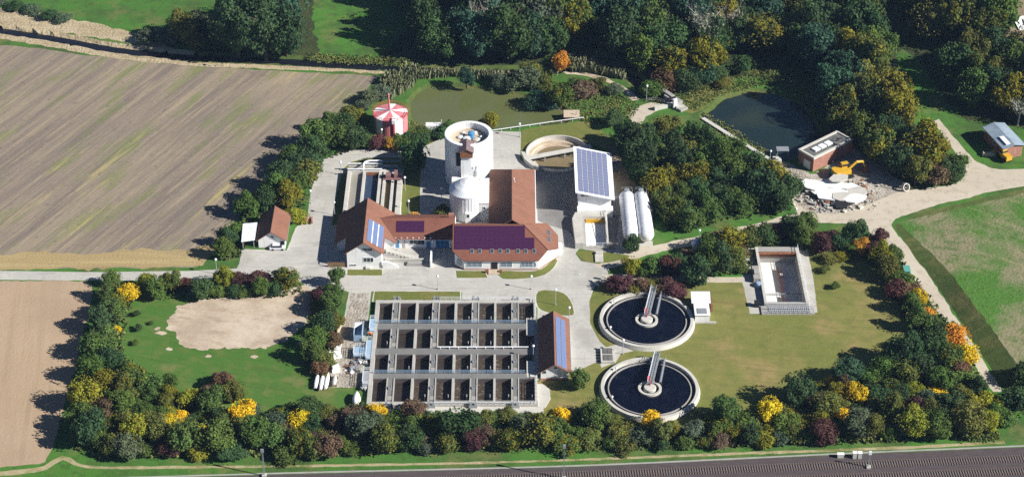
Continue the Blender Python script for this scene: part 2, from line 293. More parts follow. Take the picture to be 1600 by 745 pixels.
def bladesmat(name, c1, c2):
    m = mat(name, c1, 0.85); n, l = m.node_tree.nodes, m.node_tree.links
    at = n.new('ShaderNodeAttribute'); at.attribute_name = 'rnd'
    mx = n.new('ShaderNodeMix'); mx.data_type = 'RGBA'; l.new(at.outputs['Fac'], mx.inputs[0]); mx.inputs[6].default_value = (*c1, 1); mx.inputs[7].default_value = (*c2, 1)
    l.new(mx.outputs[2], n['Principled BSDF'].inputs['Base Color']); return m
M['reed'] = bladesmat('reeds', (0.10, 0.13, 0.055), (0.21, 0.21, 0.12))
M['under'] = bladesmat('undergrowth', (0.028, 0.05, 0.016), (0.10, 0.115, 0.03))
M['weeds'] = bladesmat('tall_weeds', (0.05, 0.10, 0.02), (0.20, 0.19, 0.05))

# ------------------------------------------------------------------ ground: one sheet cut along the outlines of fields, roads, lawns, ponds and pits
def dense(pts, step=2.0, jit=0.0, curve=True, seed=1, wob=0.0):
    """outline in metres -> smooth closed outline with small irregularities"""
    rr = random.Random(seed); n = len(pts); out = []
    for i in range(n):
        p0, p1, p2, p3 = (Vector(pts[(i + k) % n]) for k in (-1, 0, 1, 2))
        L = (p2 - p1).length; k = max(1, min(60, int(L / step))) if (curve or jit) else 1
        for j in range(k):
            t = j / k
            if curve: q = 0.5 * ((2 * p1) + (p2 - p0) * t + (2 * p0 - 5 * p1 + 4 * p2 - p3) * t * t + (3 * p1 - p0 - 3 * p2 + p3) * t ** 3)
            else: q = p1.lerp(p2, t)
            if wob:
                v3 = Vector((q.x, q.y, 0)); q = q + wob * (noise.noise_vector(v3 * .16) + .6 * noise.noise_vector(v3 * .5) + .35 * noise.noise_vector(v3 * 1.4)).to_2d()
            out.append((q.x + rr.uniform(-jit, jit), q.y + rr.uniform(-jit, jit)))
    return out
def ribbon(pts, width, step=2.0, jit=0.0, seed=1):
    """open line in metres -> outline of a strip; width is a number or a list per point"""
    P = []
    n = len(pts); ws = width if isinstance(width, (list, tuple)) else [width] * n
    for i in range(n - 1):
        p0, p1, p2, p3 = (Vector(pts[max(0, min(n - 1, i + k))]) for k in (-1, 0, 1, 2))
        k = max(1, int((p2 - p1).length / step))
        for j in range(k):
            t = j / k
            P.append((0.5 * ((2 * p1) + (p2 - p0) * t + (2 * p0 - 5 * p1 + 4 * p2 - p3) * t * t + (3 * p1 - p0 - 3 * p2 + p3) * t ** 3), ws[i] * (1 - t) + ws[i + 1] * t))
    P.append((Vector(pts[-1]), ws[-1]))
    rr = random.Random(seed); a, b = [], []
    for i, (p, wd) in enumerate(P):
        d = (P[min(i + 1, len(P) - 1)][0] - P[max(i - 1, 0)][0]).normalized(); nn = Vector((-d.y, d.x))
        a.append(tuple(p + nn * (wd / 2 + rr.uniform(-jit, jit)))); b.append(tuple(p - nn * (wd / 2 + rr.uniform(-jit, jit))))
    return a + b[::-1]
REG = []
def region(name, mt, poly, z=0.0): REG.append((name, mt, poly, z))
def px(name, mt, pts, z=0.0, jit=0.25, step=1.5, curve=True, wob=0.0): region(name, mt, dense(GP(pts), step, jit, curve, len(REG) + 3, wob), z)
def circ(cx, cy, r, n=72): return [(cx + r * math.cos(2 * math.pi * i / n), cy + r * math.sin(2 * math.pi * i / n)) for i in range(n)]
def rect(x0, x1, y0, y1): return [(x0, y0), (x1, y0), (x1, y1), (x0, y1)]

region('meadow', 'meadow', rect(-1400, 1400, -900, 1900))
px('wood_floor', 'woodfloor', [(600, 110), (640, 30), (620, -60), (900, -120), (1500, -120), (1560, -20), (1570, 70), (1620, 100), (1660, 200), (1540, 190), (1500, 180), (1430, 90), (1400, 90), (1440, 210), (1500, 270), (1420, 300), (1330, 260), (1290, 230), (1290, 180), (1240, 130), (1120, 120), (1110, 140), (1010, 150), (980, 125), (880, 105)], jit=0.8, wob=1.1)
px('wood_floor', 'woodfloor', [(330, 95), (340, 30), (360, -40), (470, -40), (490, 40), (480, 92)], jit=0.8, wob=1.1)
px('earth_field', 'earth', [(1530, -60), (1560, 30), (1580, 85), (1700, 100), (1760, -60)], jit=0.5, wob=1.1)
px('sports_lawn', 'lawn', [(1545, -40), (1545, 10), (1570, 35), (1592, 45), (1590, 20), (1580, -40)], jit=0.3)
px('ploughed_field', 'plough', [(-500, 28), (0, 71), (60, 75), (130, 86), (250, 98), (400, 109), (500, 114), (592, 119), (572, 142), (535, 180), (490, 212), (455, 240), (428, 272), (400, 302), (372, 340), (345, 372), (318, 408), (305, 418), (160, 419), (0, 420), (-500, 420)], jit=0.35, curve=False, step=3)
px('stubble_margin', 'stubble', [(-500, 404), (-200, 402), (0, 398), (60, 394), (130, 396), (200, 390), (260, 391), (325, 384), (338, 382), (322, 404), (305, 417.5), (160, 418.5), (0, 419.5), (-500, 419.5)], jit=0.5, wob=1.1)
px('harrowed_field', 'tan_field', [(-500, 442), (0, 439), (132, 439), (146, 444), (138, 490), (118, 570), (98, 640), (82, 700), (70, 722), (0, 730), (-500, 742)], jit=0.3, curve=False)
px('farm_road', 'road', [(-500, 424), (0, 423), (160, 425), (300, 423), (372, 419), (380, 436), (300, 437), (160, 438), (0, 437), (-500, 438)], jit=0.08, curve=False)
# raised field right of the track with its bank
px('field_bank', 'bank', [(1396, 352), (1420, 388), (1460, 440), (1500, 500), (1545, 570), (1580, 625), (1640, 700), (1900, 720), (1900, 240), (1600, 294), (1500, 318), (1440, 333)], jit=0.15, curve=False)
px('crop_field', 'crop', [(1404, 347), (1432, 376), (1478, 426), (1522, 486), (1572, 556), (1640, 650), (1900, 690), (1900, 255), (1600, 302), (1500, 325), (1445, 338)], z=lambda x, y: 1.9 * min(1.0, max(0.0, (7 - y) / 34)), jit=0.3, curve=False)
px('left_lawn', 'lawn', [(150, 640), (165, 560), (185, 500), (200, 455), (300, 440), (480, 440), (510, 470), (500, 560), (545, 590), (568, 640), (700, 645), (850, 650), (700, 700), (400, 700), (130, 700)], jit=0.4, wob=1.1)
px('sandy_patch', 'sand', [(262, 514), (268, 492), (290, 474), (340, 464), (420, 458), (450, 452), (478, 448), (490, 462), (478, 500), (455, 528), (420, 540), (360, 546), (300, 545), (274, 536)], jit=0.2, step=0.5, wob=1.9)
for u, v, a_ in ((252, 521, 9), (262, 545, 6), (470, 536, 7), (246, 514, 5), (395, 556, 6), (330, 556, 5)): px('sandy_patch', 'sand', [(u - a_, v), (u, v - a_ * .4), (u + a_, v), (u, v + a_ * .4)], jit=0.1, step=.4, wob=.9)
px('right_lawn', 'dry_lawn', [(838, 592), (905, 560), (925, 500), (922, 462), (960, 440), (1060, 440), (1165, 436), (1172, 400), (1280, 380), (1345, 376), (1400, 440), (1440, 520), (1410, 570), (1330, 600), (1240, 625), (1150, 660), (1000, 670), (850, 655)], jit=0.4, wob=1.1)
# yards and roads of the plant
px('plant_yard', 'road', [(360, 437), (374, 412), (378, 389), (448, 391), (462, 356), (480, 338), (486, 300), (493, 270), (506, 249), (530, 237), (575, 233), (650, 235), (690, 216), (706, 205), (775, 205), (814, 206), (813, 250), (834, 264), (902, 262), (962, 262), (970, 300), (1020, 300), (1020, 388), (960, 398), (905, 388), (899, 396), (908, 408), (935, 412), (952, 420), (948, 432), (930, 446), (921, 470), (922, 505), (936, 532), (950, 545), (948, 568), (930, 566), (900, 580), (838, 594), (840, 470), (722, 471), (722, 456), (580, 455), (575, 500), (568, 560), (540, 602), (502, 602), (512, 570), (535, 510), (545, 456), (520, 447), (486, 452), (470, 440)], jit=0.06, curve=False)
px('asphalt_yard', 'asphalt', [(836, 266), (900, 262), (962, 240), (975, 285), (962, 390), (905, 388), (890, 362), (840, 345)], jit=0.1, curve=False)
px('storage_strip', 'rubble_ground', [(549, 458), (577, 458), (570, 540), (566, 600), (545, 606), (500, 602), (516, 556), (538, 505)], jit=0.2, curve=False)
px('thickener_yard', 'earth', [(905, 200), (935, 204), (965, 232), (985, 275), (1010, 310), (965, 300), (958, 240), (925, 222)], jit=0.4, wob=1.1)
px('sandy_track', 'gravel', [(930, 414), (965, 404), (975, 386), (1020, 384), (1060, 376), (1100, 366), (1180, 350), (1240, 334), (1250, 344), (1180, 361), (1110, 376), (1060, 388), (1010, 400), (985, 410), (950, 420)], jit=0.2, wob=0.5)
region('sandy_path', 'gravel', ribbon(GP([(945, 433), (1000, 432), (1060, 434), (1120, 437), (1180, 436)]), 2.6, jit=0.1))
px('demolition_ground', 'rubble_ground', [(1205, 252), (1250, 262), (1275, 272), (1335, 236), (1390, 272), (1420, 296), (1380, 316), (1345, 330), (1270, 335), (1238, 316), (1235, 290)], jit=0.5, wob=1.1)
px('gravel_road', 'gravel', [(1236, 306), (1262, 330), (1300, 334), (1345, 324), (1400, 302), (1455, 293), (1490, 288), (1508, 272), (1502, 252), (1485, 226), (1458, 190), (1466, 186), (1494, 218), (1514, 240), (1535, 256), (1600, 264), (1900, 232), (1900, 250), (1600, 291), (1500, 312), (1440, 328), (1400, 342), (1393, 350), (1400, 362), (1450, 430), (1510, 522), (1566, 612), (1552, 612), (1495, 530), (1438, 450), (1400, 398), (1370, 372), (1340, 352), (1280, 348), (1250, 338)], jit=0.15, wob=0.45)
# lawns and beds inside the yard
for k, pts in enumerate([
    [(586, 455), (719, 455), (719, 471), (583, 471)], [(841, 455), (872, 455), (886, 462), (894, 476), (895, 492), (866, 490), (841, 480)],
    [(712, 423), (758, 423), (761, 434), (714, 434)], [(782, 423), (838, 423), (868, 404), (868, 414), (858, 424), (838, 433), (785, 435)], [(543, 421), (597, 421), (597, 430), (542, 430)],
    [(518, 352), (524, 310), (534, 272), (545, 270), (538, 318), (532, 352)], [(536, 264), (548, 253), (575, 247), (622, 246), (640, 250), (640, 262), (546, 262)], [(628, 250), (652, 252), (657, 262), (656, 342), (627, 342)],
    [(814, 212), (816, 204), (850, 197), (910, 190), (935, 197), (948, 215), (960, 228), (930, 226), (900, 240), (840, 262), (818, 250)],
    [(902, 392), (955, 395), (985, 400), (960, 408), (940, 411), (915, 408)], [(924, 465), (940, 458), (960, 470), (935, 520), (945, 536), (930, 520), (924, 500)], [(640, 205), (700, 202), (700, 212), (660, 230), (600, 232), (585, 215)]]):
    if k < 8:
        P_ = dense(GP(pts), 1.5, .02, k in (1, 3), k); c_ = Vector((sum(p[0] for p in P_) / len(P_), sum(p[1] for p in P_) / len(P_)))
        region('kerb', 'conc_light', [tuple(Vector(p) + (Vector(p) - c_).normalized() * .32) for p in P_])
    px('grass_bed', 'bed', pts, jit=0.08, curve=k in (1, 3, 8, 9, 10))
px('clarifier_path', 'road', [(938, 545), (962, 538), (990, 548), (970, 552), (962, 566), (940, 574), (934, 560)], jit=0.05, curve=False)
px('basin_apron', 'road', [(1162, 400), (1168, 388), (1260, 384), (1272, 440), (1277, 488), (1172, 490), (1160, 440)], jit=0.1, curve=False)
# pond edges and water
def water(name, mt, bank, pts, z, grow):
    P = dense(GP(pts), 1.5, 0.25, True, 5); c = Vector((sum(p[0] for p in P) / len(P), sum(p[1] for p in P) / len(P)))
    Q = []
    for i, p in enumerate(P):
        d = Vector(P[(i + 2) % len(P)]) - Vector(P[i - 2]); nn = Vector((d.y, -d.x)).normalized()
        if nn.dot(Vector(p) - c) < 0: nn = -nn
        Q.append((p[0] + nn.x * grow, p[1] + nn.y * grow))
    region(name + '_bank', bank, Q, 0.0); region(name, mt, P, z)
water('fish_pond', 'pond', 'bank', [(641, 172), (642, 158), (650, 146), (668, 136), (700, 132), (760, 140), (830, 151), (866, 162), (888, 178), (882, 190), (840, 193), (780, 197), (700, 201), (660, 196), (645, 186)], -0.7, 1.3)
water('dark_pond', 'pond2', 'bank', [(1100, 184), (1110, 172), (1135, 152), (1180, 142), (1225, 150), (1256, 166), (1276, 192), (1284, 216), (1262, 236), (1214, 248), (1190, 232), (1150, 208)], -0.7, 1.3)
STREAM = GP([(-300, 12), (-100, 34), (0, 46), (90, 60), (180, 76), (300, 88), (420, 93), (520, 98), (620, 104), (720, 110), (850, 109), (930, 104), (985, 118), (1018, 145), (1045, 158)])
STREAM_W = [4.4] * 9 + [3.6] * 3 + [4.4, 4.6, 3.0]
region('far_bank', 'straw', ribbon([(x + 1.5, y + 8) for x, y in STREAM[:5]] + [(STREAM[5][0] - 8, STREAM[5][1] + 4)], [11, 11, 11, 9, 7, 3], jit=0.9))
region('near_bank', 'straw', ribbon([(x, y - 4.4) for x, y in STREAM[:9]], [3.2] * 7 + [2.0, 1.0], jit=0.4))
region('stream_bank', 'bank', ribbon(STREAM, [x + 2.6 for x in STREAM_W], jit=0.2), 0.0)
region('stream_bank', 'straw', ribbon(STREAM[:6], [x + 2.58 for x in STREAM_W[:6]], jit=0.2), 0.0)
region('stream', 'stream', ribbon(STREAM, STREAM_W, jit=0.15, seed=4), -0.9)
px('weir_forecourt', 'gravel', [(985, 188), (982, 180), (1000, 166), (1025, 160), (1035, 168), (1010, 182), (1000, 196)], jit=0.3)
px('bare_patch', 'earth', [(1110, 125), (1128, 117), (1145, 128), (1130, 138)], jit=0.4)
px('autumn_weeds', 'bed', [(1060, 160), (1100, 140), (1140, 138), (1170, 136), (1120, 152), (1100, 172), (1075, 176)], jit=0.5)
px('trodden_path', 'sand', [(880, 112), (930, 116), (975, 136), (1000, 156), (990, 158), (960, 134), (920, 120), (885, 116)], jit=0.3)
# railway and the trail beside it
RAILDIR = GP([(-100, 757), (430, 741), (900, 729), (1340, 709), (1600, 698), (2000, 680)])
region('trail', 'trail', ribbon(GP([(-60, 742), (20, 738), (70, 730), (98, 714), (118, 724), (160, 730), (300, 729), (500, 727), (800, 721), (1100, 710), (1300, 703), (1450, 697), (1570, 690)]), [1.8, 1.8, 1.6, 1.6, 1.2, 1.0, .9, .8, .8, .9, 1.0, 1.0, 1.2], jit=0.15))
region('cable_duct', 'conc', ribbon([(x, y + 0.5) for x, y in RAILDIR], 0.55, jit=0.03))
region('railway_bed', 'ballast', [RAILDIR[0], *RAILDIR[1:], (RAILDIR[-1][0], RAILDIR[-1][1] - 60), (RAILDIR[0][0], RAILDIR[0][1] - 60)])
HOLES = []
def hole(poly): REG.append((None, None, poly, 0.0))

def build_ground():
    V, Ed, Z, own = [], [], [], []
    for name, mt, poly, z in REG:
        n = len(V); k = len(poly)
        V += [Vector(p) for p in poly]; Z += [z(*p) if callable(z) else z for p in poly]
        Ed += [(n + i, n + (i + 1) % k) for i in range(k)]
    vo, eo, fo, ov, oe, of = delaunay_2d_cdt(V, Ed, [], 0, 1e-4)
    zz = []
    for i, p in enumerate(vo):
        zs = [Z[j] for j in ov[i]]; zz.append(max(zs, key=abs) if zs else 0.0)
    P = np.array([(p.x, p.y) for p in vo]); C = np.array([P[f].mean(axis=0) for f in fo])
    lab = np.full(len(fo), -1)
    for k, (name, mt, poly, z) in enumerate(REG):
        A = np.array(poly); lo, hi = A.min(0), A.max(0)
        idx = np.nonzero((C[:, 0] > lo[0]) & (C[:, 0] < hi[0]) & (C[:, 1] > lo[1]) & (C[:, 1] < hi[1]))[0]
        if not len(idx): continue
        X, Y = C[idx, 0], C[idx, 1]; ins = np.zeros(len(idx), bool); B = np.roll(A, -1, 0)
        for (x1, y1), (x2, y2) in zip(A, B):
            if y1 == y2: continue
            ins ^= ((y1 > Y) != (y2 > Y)) & (X < (x2 - x1) * (Y - y1) / (y2 - y1) + x1)
        lab[idx[ins]] = k
    for k, (name, mt, poly, z) in enumerate(REG):
        if name is None: continue
        fs = [fo[i] for i in np.nonzero(lab == k)[0]]
        if not fs: continue
        ids = sorted({i for f in fs for i in f}); mp = {i: j for j, i in enumerate(ids)}
        me = bpy.data.meshes.new(name)
        flat = [z] * len(ids) if (mt in ('pond', 'pond2', 'stream')) else [zz[i] for i in ids]
        me.from_pydata([(vo[i].x, vo[i].y, flat[j]) for j, i in enumerate(ids)], [], [[mp[i] for i in f] for f in fs])
        me.materials.append(M[mt]); me.update()
        o = bpy.data.objects.new(name, me); COL.objects.link(o); o['kind'] = 'structure'

# ------------------------------------------------------------------ shared building pieces
def railing(name, pts, parent, mt, h=1.1, step=1.6, rr=0.035, rails=2):
    b = MB()
    for p, q in zip(pts[:-1], pts[1:]):
        p, q = Vector(p), Vector(q); L = (q - p).length; k = max(1, round(L / step))
        for i in range(k + 1):
            a = p.lerp(q, i / k); b.tube(a, a + Vector((0, 0, h)), rr, n=4)
        for j in range(rails):
            z = Vector((0, 0, h * (j + 1) / rails)); b.tube(p + z, q + z, rr, n=4)
    o = b.obj(name, mt, parent); return o
WINDOW_CACHE = {}
def window(parent, c, wd, ht, nrm, name='window', glass='glass', frame='white_metal', nx=1):
    """window on an upright wall: c is the middle of the pane on the wall face, nrm the outward normal (x, y)"""
    a = math.atan2(nrm[1], nrm[0]) + math.pi / 2
    X = Matrix.Translation(c) @ Matrix.Rotation(a, 4, 'Z')
    key = (round(wd, 2), round(ht, 2), glass, frame, nx)
    if key not in WINDOW_CACHE:
        f = MB(); t = 0.09
        f.box(-wd/2, wd/2, -0.07, 0.0, ht/2 - t, ht/2).box(-wd/2, wd/2, -0.12, 0.0, -ht/2, -ht/2 + t)
        f.box(-wd/2, -wd/2 + t, -0.07, 0.0, -ht/2 + t, ht/2 - t).box(wd/2 - t, wd/2, -0.07, 0.0, -ht/2 + t, ht/2 - t)
        for i in range(1, nx):
            x = -wd/2 + wd * i / nx; f.box(x - t/2, x + t/2, -0.07, 0.0, -ht/2 + t, ht/2 - t)
        fm = f.mesh('window_frame'); fm.materials.append(M[frame])
        p = MB().box(-wd/2 + t/2, wd/2 - t/2, -0.035, 0.0, -ht/2 + t/2, ht/2 - t/2); pm = p.mesh('window_pane'); pm.materials.append(M[glass])
        WINDOW_CACHE[key] = (fm, pm)
    fm, pm = WINDOW_CACHE[key]
    o = inst(name, fm, parent, X)
    q = bpy.data.objects.new('pane', pm); COL.objects.link(q); q.parent = o
    return o
def door(parent, c, wd, ht, nrm, mt='blue', name='door'):
    a = math.atan2(nrm[1], nrm[0]) + math.pi / 2
    X = Matrix.Translation((c[0], c[1], c[2])) @ Matrix.Rotation(a, 4, 'Z')
    m = MB().box(-wd/2, wd/2, -0.08, 0.0, 0.02, ht).mesh('door'); m.materials.append(M[mt])
    o = inst(name, m, parent, X)
    h = MB().box(wd/2 - 0.22, wd/2 - 0.12, -0.15, -0.08, ht * 0.48, ht * 0.48 + 0.1).mesh('handle'); h.materials.append(M['steel'])
    k = bpy.data.objects.new('handle', h); COL.objects.link(k); k.parent = o
    return o
def modules(parent, p0, u, v, nu, nv, mw, mh, gu, gv, mt, skip=()):
    """solar modules lying on a roof plane; u along the row, v down the slope (unit vectors), p0 the upper corner"""
    u, v = Vector(u).normalized(), Vector(v).normalized(); n = u.cross(v).normalized()
    if n.z < 0: n = -n
    b = MB(); b.box(0.03, mw - 0.03, 0.03, mh - 0.03, 0.035, 0.05, 0)
    for x0, x1, y0, y1 in ((0, mw, 0, 0.03), (0, mw, mh - 0.03, mh), (0, 0.03, 0.03, mh - 0.03), (mw - 0.03, mw, 0.03, mh - 0.03)): b.box(x0, x1, y0, y1, 0.0, 0.055, 1)
    me = b.mesh('solar_module'); me.materials.append(M[mt]); me.materials.append(M['alu' if mt != 'pv_purple' else 'pv_dark'])
    for j in range(nv):
        for i in range(nu):
            if (i, j) in skip: continue
            p = Vector(p0) + u * (i * (mw + gu)) + v * (j * (mh + gv)) + n * 0.06
            X = Matrix(((u.x, v.x, n.x, p.x), (u.y, v.y, n.y, p.y), (u.z, v.z, n.z, p.z), (0, 0, 0, 1)))
            inst('solar_module', me, parent, X)
def gable(parent, x0, x1, y0, y1, ze, zr, over=0.5, oy=0.7, mt='roof_tile', wall='white', th=0.22, walls=True):
    """walls with gable ends facing -y and +y, ridge along y"""
    xm = (x0 + x1) / 2; s = (zr - ze) / (xm - x0)
    if walls:
        b = MB(); n = len(b.v)
        for y in (y0, y1): b.v += [(x0, y, 0), (x1, y, 0), (x1, y, ze), (xm, y, zr), (x0, y, ze)]
        b.f += [[0, 1, 2, 3, 4], [9, 8, 7, 6, 5], [0, 4, 9, 5], [1, 6, 7, 2]]; b.m += [0] * 4
        b.obj('wall', M[wall], parent)
    r = MB(); e = 0.12
    for sx, xe in ((-1, x0 - over), (1, x1 + over)):
        zl = ze - s * over
        r.slab([(xe, y0 - oy, zl + e), (xm, y0 - oy, zr + e), (xm, y1 + oy, zr + e), (xe, y1 + oy, zl + e)][::sx], th)
    ro = r.obj('roof', M[mt], parent)
    c = MB().tube((xm, y0 - oy - 0.02, zr + e), (xm, y1 + oy + 0.02, zr + e), 0.13, n=6); c.obj('ridge_cap', M[mt], ro)
    g = MB()
    for xe in (x0 - over - 0.06, x1 + over + 0.06): g.tube((xe, y0 - oy, ze - s * over - 0.03), (xe, y1 + oy, ze - s * over - 0.03), 0.08, n=5)
    g.obj('gutter', M['steel'], ro)
    return s

# ------------------------------------------------------------------ aeration tank block (4 rows x 8 cells)
RIM = 0.9
xs = [G(u, 490, RIM)[0] for u in (585.5, 591.5, 612.5, 624.5, 648.5, 653.5, 675, 686.5, 709.5, 714.5, 737, 748.5, 771.5, 776, 799, 810.5, 834, 838)]
ys = [G(700, v, RIM)[1] for v in (468.5, 472.5, 504.5, 513.5, 543.5, 553, 582.5, 590.5, 627, 632)]
AX0, AX1, AY0, AY1 = xs[0], xs[-1], ys[-1], ys[0]
hole(rect(AX0 + 0.2, AX1 - 0.2, AY0 + 0.2, AY1 - 0.2))
aer = thing('aeration_tank', 'large concrete aeration tank block divided into 32 open rectangular cells', 'tank', ((AX0 + AX1) / 2, AY0))
b = MB()
ZB = -3.0
for y0, y1 in ((ys[1], ys[0]), (ys[9], ys[8])): b.box(AX0, AX1, y0, y1, ZB, RIM)
for x0, x1 in ((xs[0], xs[1]), (xs[16], xs[17])): b.box(x0, x1, ys[8], ys[1], ZB, RIM)
b.obj('outer_wall', M['conc_tank'], aer)
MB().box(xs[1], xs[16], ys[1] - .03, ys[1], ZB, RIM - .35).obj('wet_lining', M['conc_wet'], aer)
wide = [(2, 3), (6, 7), (10, 11), (14, 15)]; thin = [(4, 5), (8, 9), (12, 13)]
rows = [(1, 2), (3, 4), (5, 6), (7, 8)]; cross = [(2, 3), (4, 5), (6, 7)]
for a, c in cross:                                            # walkways running across, over the dividing walls
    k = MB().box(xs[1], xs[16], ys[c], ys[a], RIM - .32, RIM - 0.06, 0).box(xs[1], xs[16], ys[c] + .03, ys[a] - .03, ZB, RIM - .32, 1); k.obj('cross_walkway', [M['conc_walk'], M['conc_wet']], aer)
for a, c in wide:
    for r0, r1 in rows:
        k = MB(); x0, x1, y0, y1 = xs[a], xs[c], ys[r1], ys[r0]
        k.box(x0, x1, y0, y1, ZB, RIM - 0.12, 0)
        for e0, e1 in ((x0, x0 + 0.28), (x1 - 0.28, x1)): k.box(e0, e1, y0, y1, RIM - 0.12, RIM + 0.06, 1)
        o = k.obj('walkway', [M['conc_walk'], M['conc_tank']], aer)
        ym = (y0 + y1) / 2 + 0.6
        q = MB().box((x0+x1)/2 - .45, (x0+x1)/2 + .1, ym - .5, ym + .3, RIM - .115, RIM + .35).tube(((x0+x1)/2 + .28, ym + .2, RIM - .1), ((x0+x1)/2 + .28, ym + .2, RIM + .75), 0.16, n=8)
        q.obj('pump_drive', M['steel'], o)
        q = MB().box(x0 + .45, x1 - .45, y0 + .8, y0 + 2.2, RIM - .115, RIM - 0.05); q.obj('cover_plate', M['conc'], o)
for a, c in thin:
    for r0, r1 in rows:
        k = MB().box(xs[a] + .1, xs[c] - .1, ys[r1], ys[r0], ZB, RIM - 0.04); k.obj('dividing_wall', M['conc_tank'], aer)
cells = [(1, 2), (3, 4), (5, 6), (7, 8), (9, 10), (11, 12), (13, 14), (15, 16)]
for ci, (a, c) in enumerate(cells):
    for r0, r1 in rows:
        bub = ci >= 4 or (ci, r0) in ((2, 7), (3, 7))
        k = MB().poly([(xs[a] - .15, ys[r1] - .05, -0.62), (xs[c] + .15, ys[r1] - .05, -0.62), (xs[c] + .15, ys[r0] + .05, -0.62), (xs[a] - .15, ys[r0] + .05, -0.62)]); k.obj('liquid', M['sludge' if bub else 'stillsludge'], aer)
        if (ci + r0) % 3 == 0 or bub:                         # riser pipe hanging in the cell
            px_ = xs[c] - 0.7; k = MB().tube((px_, ys[r1] + 2.4, -1.2), (px_, ys[r1] + 2.4, RIM + .3), 0.11, n=6); k.obj('riser_pipe', M['conc_light'], aer)
for a, c in cross:
    if a != 4: railing('railing', [(xs[1], ys[a] - 0.1, RIM - .06), (xs[16] - 2.4, ys[a] - 0.1, RIM - .06)], aer, M['blue_steel'], 1.1, 1.2, 0.05, 3)
k = MB().tube((xs[7], ys[4] - 0.15, RIM + 0.5), (xs[16] - 1.5, ys[4] - 0.15, RIM + 0.5), 0.16, n=8)
for i in range(9): k.box(xs[7] + .6 + i * 2.3, xs[7] + .8 + i * 2.3, ys[4] - .4, ys[4] - 0.1, RIM - .05, RIM + .4)
k.obj('air_pipe', M['white_metal'], aer)
for p, q in (((xs[7], ys[9] + .15), (xs[17] - .15, ys[9] + .15)), ((xs[7], ys[0] - .1), (xs[17] - .15, ys[0] - .1)), ((xs[17] - .15, ys[0] - .1), (xs[17] - .15, ys[2])), ((xs[17] - .15, ys[6] - 2), (xs[17] - .15, ys[9] + .15))):
    railing('railing', [(*p, RIM), (*q, RIM)], aer, M['white_metal'], 1.1, 1.5, 0.06, 2)
for a, c in wide:                                             # drives at both ends of the wide walkways
    for y in (ys[0] + .3, ys[9] - .2):
        k = MB().box(xs[a] - .1, xs[c] + .1, y - .35, y + .35, 0.0, RIM + .1); k.box(xs[a] + .1, xs[a] + .7, y - .3, y + .3, RIM + .1, RIM + .95).box(xs[c] - .7, xs[c] - .1, y - .3, y + .3, RIM + .1, RIM + .8)
        k.obj('gate_drive', M['steel'], aer)
k = MB().box(AX0 - 0.6, AX1 + 1.4, AY0 - 2.3, AY0, 0.0, 0.25); k.obj('apron', M['conc_light'], aer)
k = MB().prism([(AX1, AY0 - .2), (AX1 + 1.8, AY0 - .2), (AX1 + 3.2, AY0 + 3.5), (AX1 + 3.0, AY0 + 7), (AX1 + 1.2, AY0 + 9), (AX1, AY0 + 9)], 0, 0.3); k.obj('side_apron', M['conc_light'], aer)
for y0, y1 in ((ys[2] - 5, ys[2] + 2.2), (ys[6] - 1.5, ys[6] + 5)):                # platforms on the right edge
    k = MB().box(xs[16] - 2.0, xs[16] + .1, y0, y1, RIM - .35, RIM - .02); k.obj('platform', M['conc_light'], aer)

